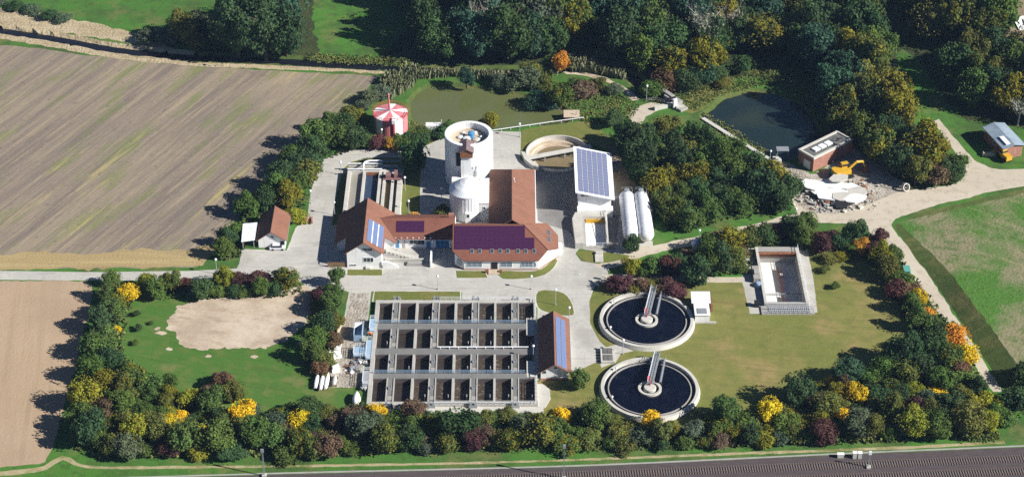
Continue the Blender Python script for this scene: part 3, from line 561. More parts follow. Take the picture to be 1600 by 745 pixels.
# ------------------------------------------------------------------ clarifiers
def clarifier(u, v, label):
    z = 1.15; cx, cy = G(u, v, z); r = 12.2
    hole(circ(cx, cy, r - 0.5))
    t = thing('clarifier', label, 'clarifier', (cx, cy), 'round clarifiers')
    MB().lathe(cx, cy, [(r + .35, 0.0), (r, z), (r - .8, z), (r - .85, -2.5), (r - .3, -2.5)], 96).obj('outer_wall', M['conc_light'], t, True).data.polygons.foreach_set('use_smooth', [False] * (96 * 4))
    MB().lathe(cx, cy, [(r - 1.75, -0.8), (r - 1.75, .72), (r - 2.05, .72), (r - 2.05, -0.8)], 96).obj('overflow_weir', M['conc'], t)
    MB().disc(cx, cy, r - 1.1, 0.42, 96).obj('water', M['blackwater'], t)
    MB().lathe(cx, cy, [(2.9, -0.8), (2.95, .95), (2.3, .95), (2.25, -0.8)], 48).obj('inlet_ring', M['conc_light'], t)
    MB().lathe(cx, cy, [(1.55, -1.0), (1.55, 1.1), (1.4, 1.25), (0.01, 1.3)], 36).obj('centre_pier', M['conc_light'], t)
    ang = math.radians(78.5); d = Vector((math.cos(ang), math.sin(ang), 0)); n = Vector((-d.y, d.x, 0)); c = Vector((cx, cy, 0))
    e = c + d * (r + .6); s0 = c + d * 0.6
    k = MB()
    def q(p, w_, z0, z1): return [tuple((p + n * s)[:2]) for s in (-w_, w_)]
    k.prism([tuple((s0 + n * .75)[:2]), tuple((s0 - n * .75)[:2]), tuple((e - n * .75)[:2]), tuple((e + n * .75)[:2])], 1.75, 1.9); br = k.obj('scraper_bridge', M['steel'], t)
    for s in (-.72, .72): railing('handrail', [tuple(s0 + n * s + Vector((0, 0, 1.9))), tuple(e + n * s + Vector((0, 0, 1.9)))], br, M['white_metal'] if s > 0 else M['steel'], 1.1, 0.9, 0.05, 3)
    k = MB(); a0 = c + d * 2.2 - n * 2.25; a1 = e - n * 2.05 - d * 1.0
    k.tube(a0 + Vector((0, 0, 1.5)), a1 + Vector((0, 0, 1.5)), 0.3, n=8)
    for i in range(10):
        p = a0.lerp(a1, (i + .5) / 10); k.tube(p + Vector((.25, 0, .2)), p + Vector((.25, 0, 2.2)), 0.05, n=4)
    k.tube(a0 + Vector((.25, 0, 2.2)), a1 + Vector((.25, 0, 2.2)), 0.05, n=4); k.obj('scum_pipe', M['steel'], t)
    k = MB().box(e.x - 1.0, e.x + .3, e.y - .9, e.y + .2, z, 2.6); k.obj('drive_unit', M['steel'], br)
    k = MB().tube(s0 - d * .2 + Vector((0, 0, 1.3)), s0 - d * .2 + Vector((0, 0, 2.9)), 0.09, n=6).box(s0.x - .7, s0.x - .1, s0.y + 1, s0.y + 2, 1.9, 2.7); k.obj('control_post', M['red'], br)
    for i, ph in enumerate((math.radians(205), math.radians(140))):
        p = Vector((cx + (r - 1.6) * math.cos(ph), cy + (r - 1.6) * math.sin(ph), .7)); q_ = MB().tube(p, p + Vector((0, 0, .8)), .06).ball(p + Vector((0, 0, 1.05)), .32, 8); q_.obj('marker_ball', M['globe'], t)
    return cx, cy
clarifier(1010.5, 497.5, 'rear round clarifier of dark water beside the small white pump hut')
clarifier(1015.5, 604.5, 'front round clarifier of dark water against the railway hedge')

# ------------------------------------------------------------------ open thickener behind the hall
cx, cy = G(872.5, 238, 0.7); r = 9.55
hole(circ(cx, cy, r - .3))
t = thing('thickener_basin', 'round open pale concrete basin with stepped floor and brown water behind the hall', 'basin', (cx, cy))
MB().lathe(cx, cy, [(r, -0.5), (r, .75), (r - .42, .75), (r - .5, -.7)], 80).obj('outer_wall', M['conc_light'], t)
MB().lathe(cx, cy, [(r - .5, -.7), (r - 1.6, -.75), (r - 1.9, -1.3), (r - 3.0, -1.4), (r - 3.4, -2.1), (.5, -2.6)], 80).obj('stepped_floor', M['sand'], t)
MB().disc(cx, cy, r - 2.6, -1.38, 64).obj('water', M['silt'], t)
d = (Vector(G(925, 228, .9)) - Vector(G(823, 247, .9))).normalized(); n = Vector((-d.y, d.x)); c2 = Vector((cx, cy)) - n * 0.3
k = MB().prism([tuple(c2 + d * a + n * s) for a, s in ((-r - .4, -.9), (r + .6, -.9), (r + .6, .9), (-r - .4, .9))], .8, 1.05); o = k.obj('service_bridge', M['conc_light'], t)
for a in (-r * .45, r * .2): MB().box(c2.x + d.x * a - .2, c2.x + d.x * a + .2, c2.y + d.y * a - .2, c2.y + d.y * a + .2, -2.4, .8).obj('bridge_pier', M['conc'], o)
p = Vector(G(823, 258, 0)); MB().prism([tuple(p + Vector(v)) for v in ((-1.7, 5.5), (-.6, 5.2), (1.0, 1.0), (3.8, -2.2), (3.4, -3.0), (1.6, -2.2), (-.6, 1.2))], 0, 1.3).obj('kerb_wall', M['conc_light'], t)

# ------------------------------------------------------------------ grit and primary basins behind the house
gz = 2.0
gx = [G(u, 290, gz)[0] for u in (540.5, 546.2, 565, 569.2, 590.2, 594.6, 597.5, 601.5, 610.8, 614.8, 620.0, 628)]
gy0, gy1 = G(560, 336, gz)[1], G(560, 268, gz)[1]
t = thing('settling_basin', 'raised rectangular settling basins with pipes and walkways behind the house', 'basin', ((gx[0] + gx[-1]) / 2, gy0))
for a, c, mt in ((0, 1, 'conc_light'), (2, 3, 'conc_light'), (4, 5, 'white'), (6, 7, 'white'), (8, 9, 'white'), (10, 11, 'conc_light')):
    MB().box(gx[a], gx[c], gy0, gy1, 0, gz if c != 11 else gz - .25).obj('long_wall', M['conc_light' if mt == 'white' else mt], t)
for a, c, mt, z in ((1, 2, 'greywater', 1.0), (3, 4, 'bluewater', .8), (7, 8, 'silt', 1.0), (9, 10, 'stillsludge', .9)):
    MB().poly([(gx[a], gy0, z), (gx[c], gy0, z), (gx[c], gy1, z), (gx[a], gy1, z)]).obj('water', M[mt], t)
MB().box(gx[5], gx[6], gy0, gy1, 0, gz - .4).obj('channel_floor', M['conc_dark'], t)
for y0, y1, z in ((gy1, gy1 + 1.3, gz), (gy1 + 3.0, gy1 + 3.6, gz)): MB().box(gx[0], gx[-2], y0, y1, 0, z).obj('end_wall', M['conc_light'], t)
MB().box(gx[0], gx[-2], gy1 + 1.3, gy1 + 3.0, 0, gz - .9).obj('inlet_trough', M['conc_dark'], t)
MB().box(gx[0], gx[-1], gy0 - .6, gy0, 0, gz).obj('end_wall', M['conc_light'], t)
MB().box(gx[3] + .3, gx[4] - .3, gy1 - .5, gy1 - .05, .9, gz - .2).obj('scum_board', M['rust'], t)
for y, z in ((gy1 + .5, gz + .5), (gy1 + 3.3, gz + .6)):
    MB().tube((gx[0], y, z), (gx[5], y, z), .22, n=8).obj('inlet_pipe', M['white_metal'], t)
k = MB(); c0 = (gx[2] + .4, gy1 + .5)
for i in range(6):
    a0, a1 = math.pi / 2 * i / 6, math.pi / 2 * (i + 1) / 6
    k.tube((gx[2] + 2 - 2 * math.cos(a0), gy1 + 2.2 + 2 * math.sin(a0), gz + 1.0), (gx[2] + 2 - 2 * math.cos(a1), gy1 + 2.2 + 2 * math.sin(a1), gz + 1.0), .28, n=8)
k.tube((gx[2], gy1 + .2, gz + .3), (gx[2], gy1 + 2.2, gz + 1.0), .28, n=8).tube((gx[2] + 2, gy1 + 4.2, gz + 1.0), (gx[5], gy1 + 4.2, gz + 1.0), .28, n=8); k.obj('bent_pipe', M['white_metal'], t)
railing('railing', [(gx[4] + .2, gy1 + 4.6, gz), (gx[-1], gy1 + 4.6, gz), (gx[-1], gy1 - 1, gz)], t, M['blue_steel'], 1.1, 1.0, .05, 3)
MB().box(gx[6], gx[-1] - .2, gy1 - 4.6, gy1 - 2.0, gz + .05, gz + .3).box(gx[6] + .8, gx[6] + 2.2, gy1 - 4.2, gy1 - 2.4, gz + .3, gz + 1.3).box(gx[9], gx[10], gy1 - 4, gy1 - 1.5, gz + .3, gz + 1.5).obj('grit_scraper', M['dullred'], t)
MB().box(gx[0] + .2, gx[2] + .5, gy0 + .2, gy0 + 1.2, gz + .1, gz + .8).obj('scraper_carriage', M['dullred'], t)

# ------------------------------------------------------------------ storm water basin on the right lawn
sz_ = 1.2
sx0, sx1 = G(1194.5, 473, sz_)[0], G(1264, 473, sz_)[0]; sy0, sy1 = G(1200, 473, sz_)[1], G(1200, 385.5, sz_)[1]; sw = .75; fl = -2.5
hole(rect(sx0 + .3, sx1 - .3, sy0 + .3, sy1 - .3))
t = thing('storm_basin', 'deep rectangular storm water basin with bright floor and rusty end wall', 'basin', ((sx0 + sx1) / 2, sy0))
k = MB().box(sx0, sx0 + sw, sy0, sy1, fl - .5, sz_).box(sx1 - sw, sx1, sy0, sy1, fl - .5, sz_); k.obj('side_wall', M['conc_light'], t)
MB().box(sx0 + sw, sx1 - sw, sy1 - 2.2, sy1, fl - .5, sz_).obj('rear_wall', M['conc'], t)
MB().box(sx0 + sw, sx1 - sw, sy0, sy0 + .6, fl - .5, sz_ - .1).obj('front_wall', M['conc'], t)
MB().box(sx0 + sw, sx1 - sw, sy0 + .6, sy1 - 2.2, fl - .4, fl).obj('floor', mat('bleached_basin_floor', (.70, .69, .64), .9, [(.25, (.76, .75, .70), .42, .6, .8), (.15, (.55, .47, .34), .60, .70, .6)]), t)
MB().tube((sx0 + sw, sy1 - 2.7, sz_ - .3), (sx1 - sw, sy1 - 2.7, sz_ - .3), .42, n=10).obj('flushing_drum', M['rust'], t)
MB().box(sx0 + sw + .01, sx1 - sw - .01, sy1 - 2.6, sy1 - 2.2, sz_ - 1.5, sz_ - .9).obj('stained_lining', M['rust'], t)
xm = sx0 + (sx1 - sx0) * .50
MB().box(xm - .12, xm + .12, sy0 + 9.5, sy1 - 6, fl, fl + 1.0).obj('baffle_wall', M['rust'], t)
MB().box(xm - .12, xm + .12, sy0 + 1.6, sy0 + 7.2, fl, fl + 1.0).obj('baffle_wall', M['rust'], t)
for y in (sy0 + 2.2, sy0 + 16.5): MB().box(xm + .2, xm + 1.7, y, y + .8, fl, fl + .9).obj('outlet_chamber', M['conc_light'], t)
MB().tube((sx0 + sw, sy0 + 8.2, fl + .7), (sx1 - sw, sy0 + 8.2, fl + .7), .14, n=6).obj('cross_beam', M['steel'], t)
MB().box(sx0 + sw + .4, xm, sy0 + .62, sy0 + 1.1, fl, fl + 1.0).obj('outlet_grate', M['rust'], t)
k = MB(); k.box(sx0 - 1.0, sx1 + 1.2, sy0 - 3.7, sy0 - .15, 0.0, .35); k.obj('grating_bed', M['conc'], t)
me = MB().box(-.12, .12, -1.5, 1.5, 0, .3).mesh('grating_bar'); me.materials.append(M['steel'])
for i in range(22): inst('grating_bar', me, t, Matrix.Translation((sx0 + 1.2 + i * (sx1 - sx0 - .8) / 22, sy0 - 1.95, .36)))
for y in (sy0 - .35, sy0 - 1.9, sy0 - 3.5): railing('railing', [(sx0 + .6, y, .36), (sx1 + .6, y, .36)], t, M['white_metal'], 1.0, 1.2, .05, 2)
railing('railing', [(sx1 - .2, sy0, sz_), (sx1 - .2, sy1, sz_)], t, M['white_metal'], 1.1, 1.8, .05, 2)
x, y = G(1181, 432); k = MB().box(x - .9, x + .9, y - 3, y + 3, 0, 1.5).box(x - .6, x + .6, y - 1.2, y + 1.2, 1.5, 1.9); solo(k, 'control_cabinet', M['conc'], 'grey control cabinet on the concrete strip left of the storm basin', 'cabinet', (x, y))
x, y = G(1186, 447); k = MB().lathe(x, y, [(1.0, 0), (1.0, .9), (.8, 1.15), (.01, 1.2)], 16); solo(k, 'shaft_cover', M['blue_steel'], 'small round blue shaft cover below the grey cabinet by the storm basin', 'shaft cover', (x, y))
x, y = G(1182, 478); k = MB().box(x - .6, x + .6, y - .7, y + .7, 0, 1.3).box(x - .7, x + .7, y - .8, y + .8, 1.3, 1.42); solo(k, 'valve_box', M['dark'], 'small black valve box at the front corner of the storm basin', 'box', (x, y))

# ------------------------------------------------------------------ house with the broad gable roof
hx, zr, sl_ = -39.8, 8.5, 0.70
house = thing('house', 'white house with broad red gable roof and blue solar panels beside the settling basins', 'house', (hx, -13.9))
fw, rw, yf, yn, yb = 4.65, 7.8, -13.9, -6.0, 6.6
b = MB(); ze, zq = zr - sl_ * fw, zr - sl_ * rw
b.v += [(hx - fw, yf, 0), (hx + fw, yf, 0), (hx + fw, yf, ze), (hx, yf, zr), (hx - fw, yf, ze), (hx - fw, yn, 0), (hx + fw, yn, 0), (hx + fw, yn, ze), (hx - fw, yn, ze)]
b.f += [[0, 1, 2, 3, 4], [0, 4, 8, 5], [1, 6, 7, 2]]; b.m += [0] * 3
o = len(b.v)
for y in (yn, yb): b.v += [(hx - rw, y, 0), (hx + rw, y, 0), (hx + rw, y, zq), (hx, y, zr - .02), (hx - rw, y, zq)]
b.f += [[o, o+1, o+2, o+3, o+4], [o+9, o+8, o+7, o+6, o+5], [o, o+4, o+9, o+5], [o+1, o+6, o+7, o+2]]; b.m += [0] * 4
b.obj('wall', M['white'], house)
def zh(x): return zr + .14 - sl_ * abs(x - hx)
r = MB(); oy, ov = .75, .65
for s in (-1, 1):
    P = [(hx, yf - oy), (hx, yb + .6), (hx + s * (rw + ov), yb + .6), (hx + s * (rw + ov), yn - .5), (hx + s * (fw + ov), yn - .5), (hx + s * (fw + ov), yf - oy)]
    r.slab([(x, y, zh(x)) for x, y in P][::-s], .24)
ro = r.obj('roof', M['roof_tile'], house)
MB().tube((hx, yf - oy - .02, zr + .14), (hx, yb + .62, zr + .14), .14).obj('ridge_cap', M['roof_tile'], ro)
for u, v, wu, hu, nx in ((575.3, 390, 16, 4.6, 2), (576.3, 405.7, 16, 7, 3)):
    window(house, (G(u, 418)[0], yf, (418 - v) / 4.73), wu / 5.75, hu / 4.7, (0, -1), nx=nx)
window(house, (G(552, 418)[0], yf, .85), 1.8, .6, (0, -1), nx=2)
window(house, (hx - fw, -9.5, 3.2), 1.6, 1.2, (-1, 0))
MB().box(hx + .3, hx + 1.6, yf - 1.1, yf, 0, .5).obj('doorstep', M['conc_light'], house)
vdir = Vector((1, 0, -sl_)); p0 = (hx + .75, -2.4, zh(hx + .75))
modules(house, p0, (0, -1, 0), vdir, 10, 3, .98, 1.42, .05, .34, 'pv_blue')
for k in range(2):
    a = Vector(p0) + vdir.normalized() * (1.42 + k * 1.76 + .02); c = a + vdir.normalized() * .30
    MB().slab([tuple(a + Vector((0, 0, .07))), tuple(a + Vector((0, -10.3, .07))), tuple(c + Vector((0, -10.3, .07))), tuple(c + Vector((0, 0, .07)))], .05).obj('panel_rail', M['white_metal'], house)
k = MB(); 
for i in range(9):                                            # curved white ramp wall at the right front corner
    a0, a1 = i / 9, (i + 1) / 9; x0 = hx + fw + .2 + 4.2 * a0; x1 = hx + fw + .2 + 4.2 * a1
    k.box(x0, x1 - .002, yf - .3, yf + .3, 0, .4 + 1.7 * math.cos(a0 * math.pi / 2))
k.obj('curved_wing_wall', M['white'], house)
x, y = G(526, 417); k = MB()
for i in range(8): k.box(x - 2.4 + i * .6, x - 1.85 + i * .6, y - .05, y + .05, .1, 1.5)
for i in (0, 1, 2): k.box(x - 2.4 + i * 2.2, x - 2.28 + i * 2.2, y + .05, y + .17, 0, 1.6)
k.box(x - 2.4, x + 2.35, y + .05, y + .1, .4, .5); solo(k, 'board_fence', M['wood'], 'short brown board fence at the front left corner of the house', 'fence', (x, y))

# ------------------------------------------------------------------ low annex between house and office
ay, aY = -4.5, 6.5; ax0, ax1 = hx + rw + .02, -15.6; arz, aez = 6.0, 3.3; ym = (ay + aY) / 2
annex = thing('annex', 'low white annex with blue doors and purple solar panels between house and office', 'building', ((ax0 + ax1) / 2, ay))
b = MB(); b.v += [(ax0, ay, 0), (ax1, ay, 0), (ax1, ay, aez), (ax0, ay, aez), (ax0, aY, 0), (ax1, aY, 0), (ax1, aY, aez), (ax0, aY, aez), (ax0, ym, arz), (ax1, ym, arz)]
b.f += [[0, 1, 2, 3], [5, 4, 7, 6], [1, 5, 6, 9, 2], [4, 0, 3, 8, 7]]; b.m += [0] * 4; b.obj('wall', M['white'], annex)
sa = (arz - aez) / (ym - ay); xl = hx + 3.2; r = MB(); e = .13
r.slab([(ax0 - .1, ay - .6, aez - .6 * sa + e), (ax1, ay - .6, aez - .6 * sa + e), (ax1, ym, arz + e), (xl, ym, arz + e)], .2)
r.slab([(ax1, aY + .6, aez - .6 * sa + e), (ax0 - .1, aY + .6, aez - .6 * sa + e), (xl, ym, arz + e), (ax1, ym, arz + e)], .2)
ro = r.obj('roof', M['roof_tile_shade'], annex)
MB().tube((hx + 3.4, ym, arz + e), (ax1, ym, arz + e), .13).obj('ridge_cap', M['roof_tile_shade'], ro)
MB().tube((ax0 + .5, ay - .7, aez - .25), (ax1, ay - .7, aez - .25), .1).obj('gutter', M['steel'], ro)
MB().box(ax1 - 1.8, ax1 - .4, ym + .2, ym + 1.3, arz - .6, arz + 1.0).obj('chimney', M['brick'], ro)
vd = Vector((0, -1, -sa))
modules(annex, (G(621, 370)[0], ym - .9, arz + e - .9 * sa), (1, 0, 0), vd, 7, 3, 1.06, 1.15, .03, .03, 'pv_purple')
for i in range(7): MB().box(G(620 + i * 9, 372)[0] - .18, G(620 + i * 9, 372)[0] + .18, ay - .32, ay - .2, aez - .28 * sa + e, aez + .30).obj('snow_hook', M['white_metal'], ro)
def ux(zx): return G(520 + zx / 5.32, 387)[0]
door(annex, (ux(537), ay, 0), 1.0, 2.5, (0, -1)); door(annex, (ux(795), ay, 0), 1.1, 2.1, (0, -1))
window(annex, (ux(702), ay, 1.95), 4.1, 1.7, (0, -1), nx=4)
gd = door(annex, (ux(911), ay, 0), 3.6, 2.8, (0, -1), name='garage_door')
for i in range(3): window(gd if False else annex, (ux(876 + i * 35), ay - .09, 1.75), .75, .6, (0, -1), name='door_window', frame='blue')
MB().tube((ux(597), ay - .15, 0), (ux(597), ay - .15, aez - .3), .08).obj('downpipe', M['rust'], annex)
# forecourt walls and the stair
x0, x1 = G(602, 405)[0], G(662, 405)[0]
k = MB().box(x0, x1, -11.4, -10.9, 0, 1.0); solo(k, 'retaining_wall', M['conc_light'], 'low concrete retaining wall across the annex forecourt', 'wall', (x0, -11.2))
x, y = G(674, 408); k = MB().box(x - .25, x + .25, y - 3, y + 2.6, 0, 2.2); solo(k, 'white_wall', M['white'], 'short upright white wall in the forecourt beside the office shadow', 'wall', (x, y))
x, y = G(632, 404); st = thing('stairway', 'straight concrete stair flight descending across the annex forecourt', 'stairs', (x, y))
for i in range(8): MB().box(x - 5.0 + i * 1.05, x - 3.95 + i * 1.05 - .01, y + .9 - i * .22, y + 2.6 - i * .22, 0, 1.7 - i * .2).obj('step', M['conc_light'], st)
x, y = G(612, 402); k = MB().prism([(x - 2.8, y - 2.2), (x + 2.5, y - 2.2), (x + 1.5, y + 2.8), (x - 2.8, y + 3.2)], 0, .8); k.box(x - 2.6, x + .2, y - .5, y - .2, .8, 1.3).box(x - 2.6, x + .6, y + 1.0, y + 1.3, .8, 1.3); solo(k, 'terrace', M['conc'], 'raised weathered concrete terrace at the right side of the house', 'terrace', (x, y))
x, y = G(654, 413); k = MB().box(x - 3.2, x + 3.2, y - .8, y + .8, 0, .5).box(x - 3.0, x + 3.0, y - .6, y + .6, .5, .7); solo(k, 'planter', M['conc'], 'long low concrete planter in front of the annex forecourt', 'planter', (x, y))

# ------------------------------------------------------------------ office with the clipped hip roof
off = thing('office', 'white office building with purple solar roof and clipped corners', 'building', (-2, -15.0))
RX, RY, RZ, S1, S2 = 3.2, -6.5, 9.0, .622, .60
def oz(x, y): return min(RZ - S1 * abs(y - RY), RZ - S2 * max(0.0, x - RX))
xw, xe, yn_, ys_ = -16.0, 12.6, 2.5, -15.5
def E3(x, y, dz=0.0): return (x, y, oz(x, y) + dz)
P_sw, P_w, P_se, P_e = (-13.1, ys_), (xw, -13.1), (7.2, ys_), (xe, -9.6)
P_ne, P_n, P_nw, P_nw2 = (xe, -3.4), (7.2, yn_), (-13.1, yn_), (xw, .1)
hs = (9.7, -6.5 - (9.7 - RX) * S2 / S1); hn = (9.7, -6.5 + (9.7 - RX) * S2 / S1)
r = MB()
r.slab([E3(xw, RY), E3(*P_w), E3(*P_sw), E3(*P_se), E3(*hs), E3(RX, RY)], .2, 1)
r.slab([E3(RX, RY), E3(*hs), E3(*P_e), E3(*P_ne), E3(*hn)], .2, 0)
r.slab([E3(RX, RY), E3(*hn), E3(*P_n), E3(*P_nw), E3(*P_nw2), E3(xw, RY)], .2, 1)
ro = r.obj('roof', [M['roof_tile'], M['roof_tile_shade']], off)  # east slope plain tiles, other slopes the copy darkened for weaker sun
for p, q in (((xw, RY), (RX, RY)), ((RX, RY), hs), ((RX, RY), hn)): MB().tube(E3(*p), E3(*q), .15).obj('ridge_cap', M['roof_tile'], ro)
i_ = .55
F = [(P_w[0] + i_, P_w[1] + .2), (P_sw[0] + .2, P_sw[1] + i_), (P_se[0] - .2, P_se[1] + i_), (hs[0] - i_ * .7, hs[1] + i_ * .7), (P_e[0] - i_, P_e[1] + .2), (P_ne[0] - i_, P_ne[1] - .2), (hn[0] - i_ * .7, hn[1] - i_ * .7), (P_n[0] - .2, P_n[1] - i_), (P_nw[0] + .2, P_nw[1] - i_), (P_nw2[0] + i_, P_nw2[1] - .2), (xw + i_, RY)]
b = MB()
for i in range(len(F)):
    p, q = F[i], F[(i + 1) % len(F)]; b.poly([(*p, 0), (*q, 0), E3(*q, -.12), E3(*p, -.12)])
b.obj('wall', M['white'], off)
b = MB()
for i in range(len(F)):
    p, q = Vector(F[i]), Vector(F[(i + 1) % len(F)]); n = Vector((q.y - p.y, p.x - q.x)).normalized() * .06
    b.prism([tuple(p), tuple(q), tuple(q + n), tuple(p + n)], 0, .35)
b.obj('plinth', M['brick'], off)
vd = Vector((0, -1, -S1)); ru = Vector((1, 0, 0))
modules(off, (xw + .45, RY - .35, oz(0, RY - .35)), ru, vd, 17, 6, 1.25, 1.14, .02, .02, 'pv_purple', {(i, j) for i in (15, 16) for j in range(3)})
def oxz(zx): return G(690 + zx / 6.775, 396, 5)[0]
sk = MB().box(-.5, .5, -.65, .65, -.05, .12, 1).box(-.4, .4, -.55, .55, .10, .135, 0).mesh('roof_window'); sk.materials.append(M['skydark']); sk.materials.append(M['steel'])
n1 = ru.cross(vd.normalized()); n1 = n1 if n1.z > 0 else -n1; vn = vd.normalized()
ysk = -13.15
for zx in (320, 403, 533, 620, 700, 808, 890, 980):
    p = (oxz(zx), ysk, oz(0, ysk)); inst('roof_window', sk, off, Matrix(((1, vn.x, n1.x, p[0]), (0, vn.y, n1.y, p[1]), (0, vn.z, n1.z, p[2]), (0, 0, 0, 1))))
e1 = Vector((1, 0, -S2)).normalized(); e2 = Vector((0, 1, 0)); n2 = e1.cross(e2); n2 = n2 if n2.z > 0 else -n2
for yk in (-3.9, -5.0, -7.2, -8.3):
    p = (10.0, yk, oz(10.0, -6.5)); inst('roof_window', sk, off, Matrix(((e2.x, e1.x, n2.x, p[0]), (e2.y, e1.y, n2.y, p[1]), (e2.z, e1.z, n2.z, p[2]), (0, 0, 0, 1))) @ Matrix.Scale(.9, 4))
def ofx(zx): return G(690 + zx / 6.775, 421)[0]
yw = ys_ + i_
for z0, z1, nx in ((265, 430, 3), (622, 748, 2), (838, 962, 3)): window(off, (ofx((z0 + z1) / 2), yw, 1.75), (z1 - z0) / 6.775 / 5.78, 1.7, (0, -1), glass='paleglass', nx=nx)
window(off, (ofx(985), yw, 1.75), .8, 1.5, (0, -1), glass='paleglass')
d_ = door(off, (ofx(560), yw, .3), 1.7, 2.2, (0, -1), 'dark')
MB().box(ofx(497), ofx(612), yw - 2.3, yw, 0, .25).obj('entrance_step', M['sand'], off)
window(off, (xw + .55 + 1.1, -14.1, 1.8), 1.6, 1.5, (-.64, -.77), glass='paleglass')
MB().box(xe - i_, xe + 1.0, -8.2, -5.6, 0, 2.6).obj('side_porch', M['white'], off)
window(off, (xe + 1.0, -6.9, 1.5), 1.5, 1.4, (1, 0))
for zx in (475, 625):
    x = ofx(zx); k = MB().box(x - .35, x + .35, yw - 1.6, yw - .9, 0, .7); solo(k, 'flower_tub', M['rust'], ('left' if zx == 475 else 'right') + ' brown flower tub beside the office entrance', 'tub', (x, yw - 1.2))

# ------------------------------------------------------------------ machine hall behind the office
hall = thing('machine_hall', 'long hall with red gable roof standing right of the white silos', 'hall', (0.1, -2))
hr, he, hf, hw, hk = 8.4, 4.5, -3.4, 6.0, .65
yr_ = G(800, 266, hr)[1]; ye_ = G(833, 265.5, he - .2)[1]
MB().box(-hw, hw, hf, ye_ - .5, 0, he).obj('wall', M['white'], hall)
def hp(x, y, z): return (x, y, z + .12)
r = MB(); hx_ = hw + .45; zl = he - .45 * hk
r.slab([hp(hx_, hf, zl), hp(hx_, ye_, zl), hp(0, yr_, hr), hp(0, hf, hr)], .22); r.slab([hp(-hx_, ye_, zl), hp(-hx_, hf, zl), hp(0, hf, hr), hp(0, yr_, hr)], .22); r.slab([hp(hx_, ye_, zl), hp(-hx_, ye_, zl), hp(0, yr_, hr)], .22)
ro = r.obj('roof', M['roof_tile'], hall)
for p, q in (((0, hf, hr), (0, yr_, hr)), ((0, yr_, hr), (hx_, ye_, zl)), ((0, yr_, hr), (-hx_, ye_, zl))): MB().tube(hp(*p), hp(*q), .14).obj('ridge_cap', M['roof_tile'], ro)
MB().tube((hx_ + .1, hf, zl), (hx_ + .1, ye_, zl), .14).obj('gutter', M['white_metal'], ro)
for y in (6, 11, 16): window(hall, (6.0, y, 3.0), 2.2, 1.2, (1, 0))
x, y = G(803, 283, 7.6); MB().tube((x, y, 7.0), (x, y, 8.6), .18).tube((x + .2, y - 1.2, 7), (x + .2, y - 1.2, 8.4), .15).obj('vent_pipe', M['white_metal'], hall)
lk = thing('connecting_corridor', 'white flat-roofed corridor between the domed silo and the hall', 'building', (-7.6, 9))
MB().box(-9.0, -6.5, 9.0, 21.5, 0, 5.6).obj('wall', M['white'], lk)
MB().box(-9.1, -6.4, 8.9, 21.6, 5.6, 5.8).obj('roof', M['white_metal'], lk)
MB().box(-17.0, -9.1, 20.2, 22.4, 4.6, 5.7).obj('bridge', M['white'], lk)
window(lk, (-7.7, 9.0, 4.0), .8, 1.0, (0, -1))

# ------------------------------------------------------------------ tall open-topped silo and the domed silo
SZ = 15.0; sx, sy = G(732.5, 208.5, SZ); sr = 37.6 / S(732.5, 208.5, SZ)
silo = thing('tall_silo', 'tall white cylindrical silo with sunken roof and stair tower', 'silo', (sx, sy))
o = MB().lathe(sx, sy, [(sr, 0), (sr, SZ), (sr - 1.1, SZ), (sr - 1.1, SZ - 2.0)], 80).obj('shell', M['white_metal'], silo)
MB().disc(sx, sy, sr - 1.0, SZ - 1.9, 64).obj('sunken_roof', M['sand'], silo)
me = MB().box(-.03, .03, -.06, .0, .2, SZ - .1).mesh('seam'); me.materials.append(M['white_metal'])
for i in range(24):
    a = math.pi + math.pi * (i + .5) / 24; inst('seam', me, o, Matrix.Translation((sx + sr * math.cos(a), sy + sr * math.sin(a), 0)) @ Matrix.Rotation(a + math.pi / 2, 4, 'Z'))
for dx, dy, rr_, hh, mt in ((-2.4, .6, .7, .5, 'white_metal'), (.6, 1.2, .9, 1.5, 'blue'), (1.8, 3.0, .55, .5, 'white_metal'), (2.2, -.6, 1.1, .35, 'conc_light'), (-1.6, 2.9, .5, .5, 'white_metal'), (-.6, -.4, 1.0, .7, 'white_metal'), (3.4, .8, .5, .4, 'white_metal')):
    MB().lathe(sx + dx, sy + dy, [(rr_, SZ - 1.9), (rr_, SZ - 1.9 + hh), (rr_ * .4, SZ - 1.7 + hh), (.01, SZ - 1.65 + hh)], 14).obj('roof_fitting', M[mt], silo)
tx, ty = sx - .4, sy - sr - .6
tw = thing('stair_tower', 'narrow white stair tower with red gabled cabin on the tall silo', 'tower', (tx, ty))
MB().box(tx - 1.7, tx + 1.2, ty - 1.4, ty + .4, 0, SZ - 2.4).obj('shaft', M['white'], tw)
cz = SZ - 2.4
b = MB(); b.v += [(tx - 1.9, ty - 1.9, cz), (tx + 1.6, ty - 1.9, cz), (tx + 1.6, ty - 1.9, cz + 1.9), (tx - .15, ty - 1.9, cz + 2.8), (tx - 1.9, ty - 1.9, cz + 1.9), (tx - 1.9, ty + 3.6, cz), (tx + 1.6, ty + 3.6, cz), (tx + 1.6, ty + 3.6, cz + 1.9), (tx - .15, ty + 3.6, cz + 2.8), (tx - 1.9, ty + 3.6, cz + 1.9)]
b.f += [[0, 1, 2, 3, 4], [6, 5, 9, 8, 7], [0, 4, 9, 5], [1, 6, 7, 2], [0, 5, 6, 1]]; b.m += [0] * 5; b.obj('cabin', M['rust'], tw)
r = MB()
for s in (-1, 1): r.slab([(tx - .15, ty - 2.2, cz + 3.0), (tx - .15, ty + 3.8, cz + 3.0), (tx - .15 + s * 2.1, ty + 3.8, cz + 1.9), (tx - .15 + s * 2.1, ty - 2.2, cz + 1.9)][::-s], .15)
r.obj('cabin_roof', mat('mauve_roof_felt', (.17, .12, .125), .85, [(.8, (.22, .16, .16), .45, .65, .8)]), tw)
